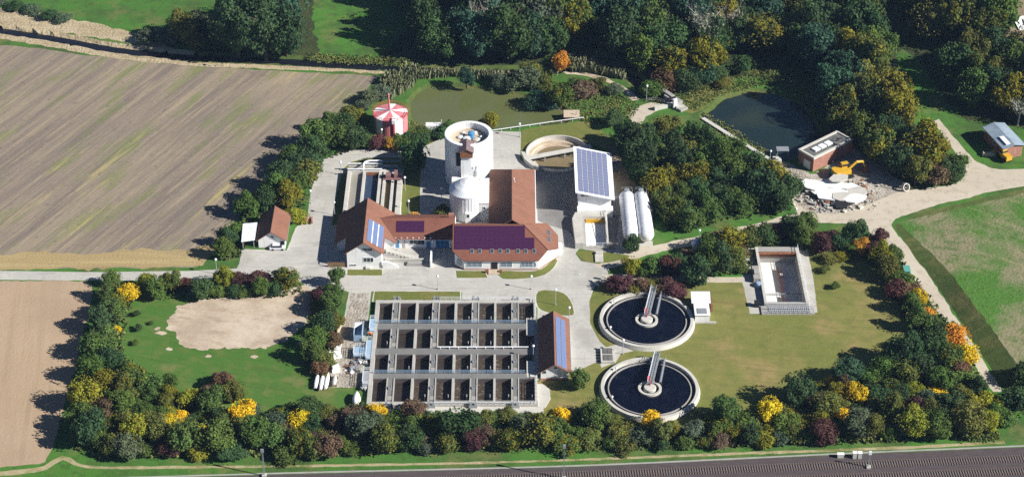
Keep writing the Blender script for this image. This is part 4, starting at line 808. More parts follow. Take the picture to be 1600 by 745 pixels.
MB().box(tx - 3.1, tx - 1.9, ty - .4, ty + .8, cz - 3.6, cz + .2).obj('side_shaft', M['dark'], tw)
MB().box(tx - 2.4, tx + 7.0, ty - 3.6, ty - 1.4, 4.3, 4.5).obj('landing', M['rust'], tw)
railing('railing', [(tx - 2.3, ty - 3.5, 4.5), (tx + 6.9, ty - 3.5, 4.5)], tw, M['rust'], 1.1, 1.4, .05, 2)
for x in (tx - 2.2, tx + 2.0, tx + 6.5): MB().tube((x, ty - 3.3, 0), (x, ty - 3.3, 4.3), .12).obj('landing_post', M['steel'], tw)
MB().tube((tx + 2.3, ty - .6, 4.5), (tx + 2.3, ty - .6, 7.2), .5, n=10).tube((tx + 2.3, ty - .6, 7.2), (tx + 2.6, ty + .2, 8.6), .35, n=8).obj('blower_pipe', M['steel'], tw)
dxx, dyy = G(730.5, 300, 7.2)[0], 12.8; dr = 5.0; dh = 8.0
dome = thing('domed_silo', 'shorter white silo with low conical roof behind the annex', 'silo', (dxx, dyy))
o = MB().lathe(dxx, dyy, [(dr, 0), (dr, dh)], 64).obj('shell', M['white_metal'], dome)
MB().lathe(dxx, dyy, [(dr + .15, dh - .1), (dr + .15, dh + .05), (dr * .72, dh + 1.35), (dr * .42, dh + 2.2), (dr * .15, dh + 2.65), (.01, dh + 2.7)], 40).obj('cone_roof', M['white_metal'], dome)
me = MB().box(-.03, .03, -.06, .0, .2, dh - .1).mesh('seam'); me.materials.append(M['white_metal'])
for i in range(18):
    a = math.pi + math.pi * (i + .5) / 18; inst('seam', me, o, Matrix.Translation((dxx + dr * math.cos(a), dyy + dr * math.sin(a), 0)) @ Matrix.Rotation(a + math.pi / 2, 4, 'Z'))
MB().box(dxx - .6, dxx + .9, dyy - dr - .5, dyy - dr + .6, 0, 3.4).obj('hatch_housing', M['white'], dome)
window(dome, (dxx + .15, dyy - dr - .5, 2.5), .9, 1.2, (0, -1))

# ------------------------------------------------------------------ hall with the tilted solar roof, its open bunker, and two lying tanks
ph = thing('solar_hall', 'white hall carrying a tilted white roof covered with blue grey solar panels', 'hall', (23, 12.5))
A, Bq, C, D = (*G(897, 227.5, 8.0), 8.0), (*G(898, 300, 8.0), 8.0), (*G(958.6, 312, 5.5), 5.5), (*G(957, 240.5, 5.5), 5.5)
X0, X1 = (A[0] + Bq[0]) / 2, (C[0] + D[0]) / 2; Y1, Y0_ = (A[1] + D[1]) / 2, (Bq[1] + C[1]) / 2
MB().slab([(X0, Y1, 8.0), (X0, Y0_, 8.0), (X1, Y0_, 5.5), (X1, Y1, 5.5)], .35).obj('roof', M['white_metal'], ph)
wx0, wx1 = X0 + .9, X1 - .9; st_ = 2.5 / (X1 - X0)
b = MB(); P = [(wx0, Y0_ + 1.2), (wx1, Y0_ + 1.2), (wx1, Y1 - 1), (wx0, Y1 - 1)]
for i in range(4):
    p, q = P[i], P[(i + 1) % 4]; b.poly([(*p, 0), (*q, 0), (*q, 8 - st_ * (q[0] - X0) - .34), (*p, 8 - st_ * (p[0] - X0) - .34)])
b.obj('wall', M['white'], ph)
window(ph, (wx0 + 2.3, Y0_ + 1.2, 6.2), 3.4, .9, (0, -1), nx=3)
u_ = Vector((0, -1, 0)); v_ = Vector((1, 0, -st_))
modules(ph, (X0 + .95, Y1 - 1.0, 8 - st_ * .95), u_, v_, 14, 6, 1.58, 1.30, .02, .20, 'pv_grey')
MB().box(wx0 - .3, wx1 + .5, Y0_ - 1.0, Y0_ + 1.15, 0, 2.6).obj('front_ledge', M['white'], ph)
bk = thing('open_bunker', 'open concrete bunker in front of the solar hall', 'bunker', (22, 3))
bx0, bx1, by0, by1 = G(899, 388)[0], G(951, 388)[0], G(920, 389)[1], Y0_ - 1.05
MB().prism([(bx0, by0), (bx0 + 2.2, by0), (bx0 + 2.2, by1), (bx0 + .3, by1), (bx0 - .6, by1 - 3)], 0, 2.0).obj('left_wall', M['conc_light'], bk)
MB().box(bx1 - .6, bx1, by0, by1, 0, 2.0).obj('right_wall', M['conc_light'], bk)
MB().box(bx0 + 2.2, bx1 - .6, by1 - 2.2, by1, 0, 2.0).obj('rear_wall', M['conc_light'], bk)
MB().box(bx0 + 2.2, bx1 - .6, by0, by0 + .5, 0, .8).obj('front_sill', M['conc_light'], bk)
MB().box(bx0 + 2.2, bx1 - .6, by0 + .5, by1 - 2.2, 0, .12).obj('floor', M['white'], bk)
MB().box(bx0 + 2.25, bx0 + 3.0, by0 + .5, by1 - 2.2, .13, .9).obj('inner_step', M['conc'], bk)
MB().box(bx0 + 3.2, bx1 - .7, by1 - 2.7, by1 - 2.25, .13, 1.2).obj('yellow_gate', M['yellow'], bk)
railing('railing', [(bx0 + 3, by0 + .2, .8), (bx1 - .3, by0 + .2, .8), (bx1 - .3, by1, 2.0)], bk, M['white_metal'], 1.1, 1.3, .05, 2)
for u0, u1, lab in ((969.5, 977.5, 'left of two long white tanks lying beside the solar hall'), (991.5, 1001.5, 'right of two long white tanks lying beside the solar hall')):
    rt = 2.15; p, q = Vector((*G(u0 + 9, 304, rt + .5), rt + .5)), Vector((*G(u1 + 9, 371, rt + .5), rt + .5))
    dd = (q - p); L = dd.length; t = thing('lying_tank', lab, 'tank', (p.x, q.y), 'lying white tanks')
    prof = [(.01, 0), (rt * .55, .18), (rt * .85, .6), (rt, 1.4), (rt, L - 1.4), (rt * .85, L - .6), (rt * .55, L - .18), (.01, L)]
    k = MB().lathe(0, 0, prof, 36); X = Matrix.Translation(p) @ dd.to_track_quat('Z', 'Y').to_matrix().to_4x4()
    k.v = [tuple(X @ Vector(v)) for v in k.v]; k.obj('shell', M['white_metal'], t, True)
    for f in (.12, .5, .88):
        c = p.lerp(q, f); MB().box(c.x - rt * .9, c.x + rt * .9, c.y - .4, c.y + .4, 0, .95).obj('saddle', M['conc'], t)
    c = p.lerp(q, .06); MB().lathe(c.x, c.y, [(.7, rt + 1.6), (.7, 2 * rt + 1.0), (.01, 2 * rt + 1.05)], 16).obj('manhole', M['steel'], t)
    railing('railing', [(c.x - 1.5, c.y + .9, 2 * rt + .1), (c.x + 1.5, c.y + .9, 2 * rt + .1), (c.x + 1.5, c.y - 2, 2 * rt + .1)], t, M['steel'], 1.0, 1, .05, 2)

# ------------------------------------------------------------------ blower house, garage with carport, pump hut
bl = thing('blower_house', 'small gabled white building with blue solar panels beside the aeration tank', 'building', (10.7, -62))
bx0, bx1 = G(845, 592)[0], G(888, 592)[0]; byf = G(866, 592)[1]; byb = G(866, 486, 5.1)[1] - .7
s_ = gable(bl, bx0, bx1, byf, byb, 2.8, 5.1, .65, .8, 'roof_tile'); bm = (bx0 + bx1) / 2
window(bl, (bx0 + .9, byf, 2.3), .9, .8, (0, -1), frame='steel'); window(bl, (bm + .2, byf, 3.6), .9, .6, (0, -1))
window(bl, (bx1, byf + 4, 1.8), 1.4, 1.0, (1, 0)); window(bl, (bx1, byf + 9, 1.8), 1.4, 1.0, (1, 0)); door(bl, (bx1, byf + 15, 0), 1.2, 2.1, (1, 0))
modules(bl, (bm + .45, byb - 1.2, 5.22 - .45 * s_), (0, -1, 0), (1, 0, -s_), 22, 2, .82, 1.42, .10, .12, 'pv_blue')
MB().box(bx0 - .1, bx1 + .1, byf - .3, byf + .0, 0, .3).obj('plinth', M['brick'], bl)
ga = thing('garage', 'small white garage with red gable roof by the field corner', 'garage', (-65.8, -4.2))
gx0, gx1 = G(404.5, 387)[0], G(446, 387)[0]; gyf = G(425, 387)[1]; gyb = G(431, 322, 5.5)[1] - .6
gable(ga, gx0, gx1, gyf, gyb, 2.9, 5.5, .5, .6, 'roof_tile')
window(ga, ((gx0 + gx1) / 2 + .2, gyf, 3.55), .9, .8, (0, -1)); window(ga, (gx1, gyf + 5, 1.7), 1.2, .9, (1, 0))
door(ga, (gx1 - .7, gyf, 0), 1.1, 2.2, (0, -1), 'dark')
cp = thing('carport', 'flat white roofed carport attached to the left of the garage', 'carport', (gx0 - 2.3, gyf + 1))
Q = GP([(379.5, 349.5), (402, 347.5), (398, 374.5), (377, 377.5)], 2.9)
MB().prism(Q, 2.75, 2.95).obj('roof', M['white_metal'], cp)
for x, y in Q: MB().box(x - .1 + (.3 if x < gx0 - 3 else -.4), x + .1 + (.3 if x < gx0 - 3 else -.4), y - .1 + (.4 if y < gyf + 4 else -.5), y + .1 + (.4 if y < gyf + 4 else -.5), 0, 2.75).obj('post', M['steel'], cp)
MB().box(Q[0][0] + .2, gx0 - .05, Q[0][1] - .5, Q[0][1] - .35, 0, 2.7).box(Q[3][0] + .15, Q[3][0] + .25, Q[3][1] + .4, Q[0][1] - .5, 0, 2.7).obj('back_wall', M['wood'], cp)
hut = thing('pump_hut', 'small white pump hut with sloping white roof beside the rear clarifier', 'hut', (50, -37))
hz = 3.0; h0, h1 = G(1083, 490, 2.2)[0], G(1112, 490, 2.2)[0]; hy0, hy1 = G(1097, 503)[1], G(1097, 455, 3.4)[1] - .4
MB().box(h0 + .5, h1 - .5, hy0, hy1, 0, 2.3).obj('wall', M['white'], hut)
MB().slab([(h0 - .1, hy0 + 5.0, 2.5), (h1 + .1, hy0 + 5.0, 2.5), (h1 + .1, hy1 + .4, 3.4), (h0 - .1, hy1 + .4, 3.4)], .18).obj('roof', M['white_metal'], hut)
MB().slab([(h0 + .4, hy0 - .2, 2.35), (h1 - .4, hy0 - .2, 2.35), (h1 - .4, hy0 + 4.95, 2.35), (h0 + .4, hy0 + 4.95, 2.35)], .1).obj('flat_roof', M['white'], hut)
MB().box(h0 + 1.1, h1 - 1.2, hy0 + .4, hy0 + 2.8, 2.36, 2.46).obj('roof_hatch', M['steel'], hut)
MB().box(h0 - .6, h1 + 1.2, hy0 - .7, hy0 - .3, 0, .5).obj('step', M['conc_light'], hut)
MB().box(h1 + .1, h1 + .6, hy0 + 4.5, hy0 + 9, 0, 2.0).obj('side_screen', M['rust'], hut)

# ------------------------------------------------------------------ brick pump station by the dark pond
bz = 4.9
c0, cl, cw = (Vector(G(u, v, bz)) for u, v in ((1272, 247), (1332.7, 217.5), (1247, 233)))
dl = (cl - c0); LL = dl.length; dl.normalize(); dw = Vector((-dl.y, dl.x)); WW = (cw - c0).dot(dw)
def q4(a0, a1, b0, b1): return [tuple(c0 + dl * a + dw * b_) for a, b_ in ((a0, b0), (a1, b0), (a1, b1), (a0, b1))]
bs = thing('brick_station', 'flat-roofed red brick pump station with three white skylights by the dark pond', 'building', tuple(c0))
MB().prism(q4(.2, LL - .2, .2, WW - .2), 0, bz - .6).obj('wall', M['brick'], bs)
k = MB()
for q_ in ((0, LL, 0, .7), (0, LL, WW - .7, WW), (0, .7, .7, WW - .7), (LL - .5, LL, .7, WW - .7)): k.prism(q4(*q_), bz - .62, bz)
k.obj('parapet', M['conc_light'], bs)
MB().prism(q4(.7, LL - .5, .7, WW - .7), bz - .6, bz - .3).obj('roof_felt', M['felt'], bs)
for i in range(3):
    a = LL * .19 + i * LL * .155
    o = MB().prism(q4(a, a + LL * .125, WW * .36, WW * .64), bz - .3, bz + .15).obj('skylight', M['skyglass'], bs)
w_ = -dl
pm = c0 + dw * WW * .42 + dl * .2; door(bs, (pm.x, pm.y, 0), 2.6, 2.8, tuple(w_), 'white_metal', 'roller_door')
k = MB().obox(tuple(c0 + dl * (LL + .4) + dw * 1.0), math.atan2(dl.y, dl.x), .8, 1.2, 0, 2.8); solo(k, 'orange_tank', M['orange'], 'upright orange container at the right end of the brick station', 'container', tuple(c0 + dl * (LL + .4) + dw * 1.0))

# ------------------------------------------------------------------ metal-roofed shed at the right edge
z_ = 4.0
c0, cl, cw = (Vector(G(u, v, z_)) for u, v in ((1569, 232), (1598, 226), (1538, 199)))
dl = (cl - c0); L1 = dl.length + .5; dl.normalize(); dw = Vector((-dl.y, dl.x)); W1 = (cw - c0).length
sh = thing('metal_shed', 'shed with pale blue metal roof and red end wall by the gravel road', 'shed', tuple(c0))
dw = (cw - c0).normalized()
MB().prism([tuple(c0 + dl * a + dw * b_) for a, b_ in ((.2, .2), (L1 - .2, .2), (L1 - .2, W1 - .2), (.2, W1 - .2))], 0, z_ - .2).obj('wall', M['brick'], sh)
rg = .8
for s, a0, a1 in ((0, -.4, L1 / 2), (1, L1 / 2, L1 + .4)):
    P = [(a0, -.4, z_ + (rg if s else -.1)), (a1, -.4, z_ + (-.1 if s else rg)), (a1, W1 + .4, z_ + (-.1 if s else rg)), (a0, W1 + .4, z_ + (rg if s else -.1))]
    MB().slab([(*(c0 + dl * a + dw * b_), zz) for a, b_, zz in P], .15).obj('roof', M['blueroof'], sh)
for i in range(4):
    a = c0 + dl * (L1 * .28) + dw * (W1 * (.12 + .09 * i)); MB().obox(tuple(a), math.atan2(dl.y, dl.x), 1.5, 1.1, z_ + .42 , z_ + .62).obj('roof_sheet', M['skyglass'], sh)
pm = c0 + dl * .2 + dw * W1 * .5; n_ = Vector((dw.y, -dw.x)); n_ = n_ if n_.dot(dl) < 0 else -n_
window(sh, (pm.x, pm.y, 2.2), 1.4, 1.0, tuple(n_))

# ------------------------------------------------------------------ red and white striped gas holder
gh = 5.6; dx_, dy_ = G(610, 176, gh); dr_ = 26.5 / S(610, 176, gh)
dg = thing('gas_holder', 'red and white striped round gas holder with mast on its roof', 'tank', (dx_, dy_))
def stripe(i): return 1 if (i % 10) in (0, 1, 2, 3) else 0
MB().lathe(dx_, dy_, [(dr_, 0), (dr_, gh)], 50, mif=stripe).obj('striped_shell', [M['redpale'], M['white']], dg)
MB().lathe(dx_, dy_, [(dr_ + .1, gh), (.3, gh + .8), (.01, gh + .85)], 50, mif=stripe).obj('striped_roof', [M['redpale'], M['white']], dg)
MB().tube((dx_ - .2, dy_, gh + .7), (dx_ - .4, dy_, gh + 6.0), .3, .2, n=8).ball((dx_ - .4, dy_, gh + 6.2), .35, 6).obj('mast', M['redpale'], dg)
k = MB()
for i in range(40):
    a0, a1 = (2 * math.pi * (i + j) / 40 for j in (0, 1)); p, q = ((dx_ + (dr_ + .25) * math.cos(a), dy_ + (dr_ + .25) * math.sin(a)) for a in (a0, a1))
    k.tube((*p, gh - .3), (*p, gh + .9), .05, n=4).tube((*p, gh + .9), (*q, gh + .9), .05, n=4).tube((*p, gh + .4), (*q, gh + .4), .04, n=4)
k.obj('railing', M['red'], dg)
MB().box(dx_ + .7, dx_ + 1.7, dy_ - dr_ - .7, dy_ - dr_ + 1.2, gh - .6, gh + .7).obj('roof_cabin', M['white'], dg)
MB().box(dx_ + 1.0, dx_ + 1.3, dy_ - dr_ - .3, dy_ - dr_ + .1, .8, gh - .6).obj('ladder_shaft', M['red'], dg)

# ------------------------------------------------------------------ weir, pond walls, small structures by the water
x, y = G(1045, 160); we = thing('weir', 'grey concrete weir structure with gate at the end of the stream', 'weir', (x, y))
def ob(name, u, v, a, lx, ly, z0, z1, mt, par): c = G(u, v, z1); return MB().obox(c, math.radians(a), lx, ly, z0, z1).obj(name, M[mt], par)
ob('wing_wall', 1043, 144, -55, 5.5, 1.3, -1, 2.0, 'conc', we); ob('side_wall', 1052, 153, -50, 6, 2.2, -1, 1.6, 'conc', we)
ob('weir_sill', 1041, 163, 22, 8, 1.0, -1, 1.2, 'conc_light', we); ob('gate_frame', 1055, 155, 22, 1.2, .8, 0, 3.2, 'white_metal', we)
ob('apron_slab', 1057, 163, -50, 7, 3, -1, .7, 'conc', we); ob('gate', 1050, 152, 22, 2.4, .4, 0, 2.2, 'dark', we); ob('end_block', 1063, 166, 0, 2.4, 1.8, 0, 1.0, 'conc_light', we)
railing('railing', [(*G(1010, 160), .1), (*G(1026, 158), .1), (*G(1038, 165), .6)], we, M['steel'], 1.2, 1.4, .06, 2)
pw = thing('pond_wall', 'narrow straight concrete wall along the left edge of the dark pond', 'wall', G(1160, 222))
pts = GP([(1098, 186), (1120, 200), (1160, 225), (1205, 252)])
for p, q in zip(pts[:-1], pts[1:]):
    p, q = Vector(p), Vector(q); c = (p + q) / 2; MB().obox(tuple(c), math.atan2(q.y - p.y, q.x - p.x), (q - p).length - .02, 1.3, -1.2, .45).obj('wall_section', M['conc_light'], pw)
x, y = G(1222, 243); ij = thing('intake_frame', 'steel intake frame standing at the water beside the brick station', 'frame', (x, y))
for a, c in ((-1.6, -1), (1.6, -1), (-1.6, 1), (1.6, 1)): MB().tube((x + a, y + c, -1), (x + a, y + c, 2.2), .12).obj('leg', M['steel'], ij)
MB().box(x - 1.8, x + 1.8, y - 1.2, y + 1.2, 2.2, 2.35).obj('deck', M['steel'], ij)
x, y = G(1214, 254); k = MB().box(x - 1.2, x + 1.2, y - 1.5, y + 1.5, 0, 1.2).box(x - .5, x + .5, y - .6, y + .6, 1.2, 1.7); solo(k, 'valve_chamber', M['conc_light'], 'pale concrete valve chamber where the pond wall meets the rubble yard', 'chamber', (x, y))
x, y = G(893, 184); sl2 = thing('pond_sluice', 'small wooden sluice hut at the right end of the green pond', 'sluice', (x, y))
MB().box(x - 2.0, x + 2.0, y - 1.2, y + 1.2, -.6, 1.1).obj('body', M['wood'], sl2); MB().slab([(x - 2.4, y - 1.6, 1.15), (x + 2.4, y - 1.6, 1.15), (x + 2.4, y + 1.5, 1.8), (x - 2.4, y + 1.5, 1.8)], .15).obj('roof', M['sand'], sl2)
MB().tube((x + 1.4, y - .6, 1.0), (x + 1.4, y - .6, 2.6), .1).obj('spindle', M['steel'], sl2)
x, y = G(677, 203); k = MB().box(x - 2.2, x + 2.2, y - 1, y + 1, .3, 2.0).box(x - 2.0, x - 1.6, y - .8, y + .8, 0, .3).box(x + 1.6, x + 2.0, y - .8, y + .8, 0, .3).box(x + 2.4, x + 2.6, y - .2, y, 0, 3.6); solo(k, 'water_tank', M['white_metal'], 'pale box-shaped tank with post on the bank behind the tall silo', 'tank', (x, y))
f0 = [(*G(u, v), 0) for u, v in ((770, 207), (812, 201), (860, 194), (912, 187))]
fe = thing('pipe_fence', 'long pale pipe fence along the near bank of the green pond', 'fence', f0[1][:2])
railing('rail', f0, fe, M['white_metal'], .8, 3.0, .12, 1)
x, y = G(1088, 389); ba = thing('ball_tank', 'small white rounded tank on the sandy track edge', 'tank', (x, y))
MB().ball((x, y, 1.7), 1.5, 12).obj('shell', M['white_metal'], ba, True); MB().lathe(x, y, [(1.1, 0), (1.1, .6), (.9, .6), (.9, 0)], 20).obj('foot_ring', M['conc'], ba)
x, y = G(949, 553, .8); hb = thing('hatch_block', 'low concrete block with four dark hatches between the clarifiers', 'chamber', (x, y))
MB().box(x - 1.7, x + 1.8, y - 3.0, y + 3.0, 0, .8).obj('body', M['conc_light'], hb)
for i in (0, 1):
    for j in (0, 1): MB().box(x - 1.1 + i * 1.25, x + .05 + i * 1.25, y - 2.6 + j * 2.7, y - .3 + j * 2.7, .8, .92).obj('hatch', M['pv_grey'] if False else M['felt'], hb)
for j in range(4): MB().tube((x - 2.6, y - 2 + j * 1.2, .25), (x - 1.7, y - 2 + j * 1.2, .25), .12).obj('pipe_stub', M['dark'], hb)
x, y = G(930, 443); k = MB().obox((x, y), -.9, 3.2, .4, .0, .5).obox((x + 2.8, y + 1), .5, 3, 1.6, 0, .5).box(x + 1.8, x + 2.5, y + 1.6, y + 2.2, .5, 1.5); solo(k, 'inspection_chamber', M['conc_light'], 'small concrete inspection chamber at the road bend left of the maroon hedge', 'chamber', (x, y))
x, y = G(936, 402); k = MB().box(x - 1.1, x + 1.1, y - 2.4, y + 2.4, 0, .35).box(x - .8, x + .8, y + 1.0, y + 2.0, .35, .7); solo(k, 'manhole_slab', M['conc_light'], 'rectangular concrete manhole slab in the grass before the bunker', 'slab', (x, y))

# ------------------------------------------------------------------ demolition site: slabs, rubble, excavator
rs = random.Random(21); sg = 'white slabs of the demolished building'
x0, y0 = G(1300, 303)
site = [(1283, 291, 9, 5, 8), (1302, 296, 8, 6, -10), (1322, 300, 7, 6, 14), (1336, 305, 6, 4, 30), (1282, 304, 6, 4, -25), (1300, 310, 8, 4, 12), (1318, 314, 7, 4, -8), (1334, 317, 6, 3.5, 18), (1270, 297, 5, 4, -40), (1310, 287, 5, 3, 22)]
wheres = ['under the corner of the brick station', 'in the middle of the rubble', 'right of the middle of the rubble', 'at the right end of the rubble', 'at the lower left of the rubble', 'low in the middle of the rubble', 'beside the dark steel plate', 'at the lower right of the rubble', 'at the left tip of the rubble', 'nearest the excavator']
for i, (u, v, a, c, an) in enumerate(site):
    p = G(u, v); pts = []
    for j in range(7):
        t = 2 * math.pi * j / 7 + rs.uniform(-.2, .2); pts.append((a * .62 * math.cos(t) * rs.uniform(.8, 1.1), c * .7 * math.sin(t) * rs.uniform(.8, 1.1)))
    ca, sa_ = math.cos(math.radians(an)), math.sin(math.radians(an)); z = .3 + .16 * i
    tl, tl2 = rs.uniform(-.05, .05), rs.uniform(-.06, .06)
    k = MB().slab([(p[0] + ca * px_ - sa_ * py_, p[1] + sa_ * px_ + ca * py_, z + .35 + tl * px_ + tl2 * py_) for px_, py_ in pts], .4)
    solo(k, 'broken_slab', M['white' if i % 3 else 'conc_light'], 'bright broken slab ' + wheres[i], 'slab', (*p, 0), sg)
p = G(1314, 325); k = MB().slab([(p[0] - 1.6, p[1] - 1.2, .9), (p[0] + 1.6, p[1] - 1.2, .8), (p[0] + 1.5, p[1] + 1.3, 1.5), (p[0] - 1.7, p[1] + 1.2, 1.6)], .2); solo(k, 'steel_plate', M['dark'], 'dark square steel plate lying on the front of the rubble', 'plate', p)
k = MB(); rr0 = random.Random(5)
for i in range(900):
    a = rr0.random(); u = rr0.gauss(1302, 26); v = 306 + rr0.gauss(0, 11)
    if not (1240 < u < 1385 and 268 < v < 333): continue
    p = G(u, v); s = rr0.uniform(.12, .55) * (1 if rr0.random() < .9 else 1.8); z = max(0, .5 - abs(v - 304) * .02) * rr0.random()
    k.obox(p, rr0.uniform(0, 3.1), s * 1.5, s, z, z + s * .7, 0 if rr0.random() < .55 else (1 if rr0.random() < .7 else 2))
o = k.obj('rubble', [M['conc_light'], M['conc'], M['rust']]); o['kind'] = 'stuff'; o['label'] = 'loose pale rubble strewn over the demolition site'; o['category'] = 'rubble'
for j, (u, v, lab) in enumerate(((1266, 306, 'bent dark steel beam at the lower left edge of the rubble'), (1276, 314, 'second dark steel beam standing in the rubble front'))):
    p = G(u, v); k = MB().tube((p[0] - 2.2, p[1] + 1.8, .3), (p[0], p[1], 1.3), .22).tube((p[0], p[1], 1.3), (p[0] + 1.6, p[1] - 2.4, .5), .2).tube((p[0], p[1], 1.3), (p[0] + .2, p[1] - .6, 0), .15); solo(k, 'steel_beam', M['dark'], lab, 'beam', p)
def excavator(u, v, ang, sc, label, boom=True):
    p = G(u, v); t = thing('excavator' if boom else 'wheel_loader', label, 'excavator' if boom else 'loader', p)
    X = Matrix.Translation((*p, 0)) @ Matrix.Rotation(ang, 4, 'Z') @ Matrix.Scale(sc, 4)
    def put(mb, name, mt, par=t):
        mb.v = [tuple(X @ Vector(q)) for q in mb.v]; return mb.obj(name, M[mt], par)
    if boom:
        for s in (-1, 1):
            k = MB(); prof = [(-1.9, .15), (-1.5, 0), (1.5, 0), (1.9, .15), (2.1, .5), (1.8, .85), (-1.8, .85), (-2.1, .5)]; n = len(k.v); y0, y1 = s * 1.3 - .3, s * 1.3 + .3
            k.v += [(a, y0, c) for a, c in prof] + [(a, y1, c) for a, c in prof]; m = len(prof)
            k.f += [list(range(m)), list(range(m, 2 * m))[::-1]] + [[i, (i + 1) % m, m + (i + 1) % m, m + i] for i in range(m)]; k.m += [0] * (m + 2); put(k, 'crawler_track', 'rubber')
        put(MB().box(-1.0, 1.0, -1.0, 1.0, .6, 1.0), 'undercarriage', 'dark')
        put(MB().prism([(-2.4, -1.3), (1.4, -1.3), (1.4, 1.3), (-2.4, 1.3), (-2.7, .8), (-2.7, -.8)], 1.0, 2.1), 'body', 'yellow')
        cb = put(MB().box(-.3, 1.35, .25, 1.25, 2.1, 3.1), 'cab', 'yellow'); put(MB().box(-.2, 1.42, .2, 1.3, 2.35, 2.95), 'cab_glass', 'glass', cb)
        put(MB().tube((1.0, -.2, 1.7), (3.0, -.2, 3.3), .36, .32).tube((3.0, -.2, 3.3), (4.7, -.2, 3.1), .32, .26), 'boom', 'yellow')
        put(MB().tube((4.6, -.2, 3.2), (5.6, -.2, 1.3), .26, .2), 'stick', 'yellow')
        put(MB().prism([(5.2, -.8), (6.2, -.8), (6.0, .4), (5.2, .4)], .2, 1.3), 'bucket', 'rust')
        put(MB().tube((1.6, -.2, 1.9), (2.6, -.2, 2.9), .12), 'ram', 'steel')
    else:
        for a in (-1.3, 1.4):
            for s in (-1, 1): put(MB().tube((a, s * .75, .65), (a, s * 1.15, .65), .65, n=14), 'wheel', 'rubber')
        put(MB().box(-2.2, -.2, -.85, .85, .8, 2.0), 'engine_hood', 'yellow'); cb = put(MB().box(-.2, 1.0, -.75, .75, .8, 2.9), 'cab', 'yellow'); put(MB().box(-.24, 1.04, -.79, .79, 1.8, 2.6), 'cab_glass', 'glass', cb)
        put(MB().box(1.0, 2.0, -.6, .6, .8, 1.4), 'front_frame', 'yellow'); put(MB().tube((1.2, -.5, 1.6), (3.0, -.5, .7), .16).tube((1.2, .5, 1.6), (3.0, .5, .7), .16), 'lift_arm', 'yellow'); put(MB().box(2.9, 3.8, -1.3, 1.3, .1, 1.0), 'bucket', 'yellow')
    return t
excavator(1317, 275, .35, 1.25, 'yellow crawler excavator working beside the brick station')
excavator(1568, 249, 2.0, 1.15, 'yellow wheel loader parked in front of the metal shed', False)
x, y = G(1303, 271); k = MB().prism([(x - 1.6, y - 1), (x + 1.6, y - .8), (x + 1.5, y + 1.3), (x - 1.5, y + 1.2)], 0, 1.6).box(x - 1.4, x + 1.2, y - .7, y + 1.0, 1.6, 1.9); solo(k, 'skip', M['teal'], 'teal waste skip between excavator and brick station', 'skip', (x, y))
x, y = G(1545, 243); k = MB().box(x - 2, x + 2, y - .6, y + .6, 0, .7).box(x - 1.8, x + 1.6, y - .5, y + .5, .7, 1.1); solo(k, 'timber_stack', M['sand'], 'low stack of pale timber left of the yellow wheel loader', 'stack', (x, y))
x, y = G(1414, 297); t = thing('concrete_pipe', 'short concrete pipe ring lying at the right end of the demolition yard', 'pipe', (x, y))
k = MB().lathe(0, 0, [(1.2, -.6), (1.2, .6), (.95, .6), (.95, -.6)], 24, closed=True).mesh('ring'); k.materials.append(M['conc_light']); inst('ring', k, t, Matrix.Translation((x, y, 1.0)) @ Matrix.Rotation(1.1, 4, 'X') @ Matrix.Rotation(.5, 4, 'Y'))
x, y = G(1416, 426); k = MB().box(x - .8, x + .8, y - 1.2, y + 1.2, 0, 1.3).slab([(x - .9, y - 1.3, 1.32), (x + .9, y - 1.3, 1.32), (x + .9, y + 1.3, 1.55), (x - .9, y + 1.3, 1.55)], .1); solo(k, 'waste_bin', M['teal'], 'teal bin standing on the edge of the dirt track', 'bin', (x, y))
x, y = G(1596, 38); k = MB().prism(GP([(1582, 29), (1620, 24), (1625, 45), (1592, 48)]), 0, .35).prism(GP([(1584, 30), (1618, 26), (1622, 32), (1587, 35)]), .35, .8); solo(k, 'white_canopy', M['white'], 'large bright white slab at the upper right corner', 'slab', (x, y))

# ------------------------------------------------------------------ storage strip left of the aeration tank
x, y = G(560, 528); ct = thing('steel_container', 'open blue steel container with white end standing on the storage strip', 'container', (x, y))
MB().box(x - 1.1, x + 1.1, y - 1.5, y + 3.6, .1, .3).box(x - 1.1, x - 1.0, y - 1.5, y + 3.6, .3, 2.5).box(x + 1.0, x + 1.1, y - 1.5, y + 3.6, .3, 2.5).box(x - 1.0, x + 1.0, y + 3.5, y + 3.6, .3, 2.5).box(x - 1.0, x + 1.0, y - 1.5, y - 1.4, .3, 2.0).obj('hull', M['blue_steel'], ct)
MB().prism([(x - .99, y + 3.49), (x + .99, y + 3.49), (x - .99, y + 1.2)], 2.3, 2.45).obj('cover_sheet', M['white'], ct)
boats = [((495, 598), 8, .1, 'pale'), ((503.5, 599), 9.2, .06, 'white'), ((511, 598), 9, .04, 'white'), ((523, 597), 5.6, .08, 'grey')]
blab = ['shortest pale boat hull lying left of the two white hulls', 'left of the two long white boat hulls lying on the grass', 'right of the two long white boat hulls lying on the grass', 'small grey boat hull alone beside the storage strip']
def boat_mesh(L, W, H):
    k = MB(); n, m = 9, 7
    for i in range(n):
        t = i / (n - 1); wv = W / 2 * math.sin(math.pi * (.12 + .86 * t)) ** .6; y = -L / 2 + L * t
        for j in range(m):
            a = math.pi * j / (m - 1); k.v.append((wv * math.cos(a), y, H * (math.sin(a) ** .7) * (.75 + .25 * math.sin(math.pi * t)) + .15))
    for i in range(n - 1):
        for j in range(m - 1): k.f.append([i * m + j, i * m + j + 1, (i + 1) * m + j + 1, (i + 1) * m + j]); k.m.append(0)
    k.f += [list(range(m))[::-1], [(n - 1) * m + j for j in range(m)]]; k.m += [0, 0]; return k
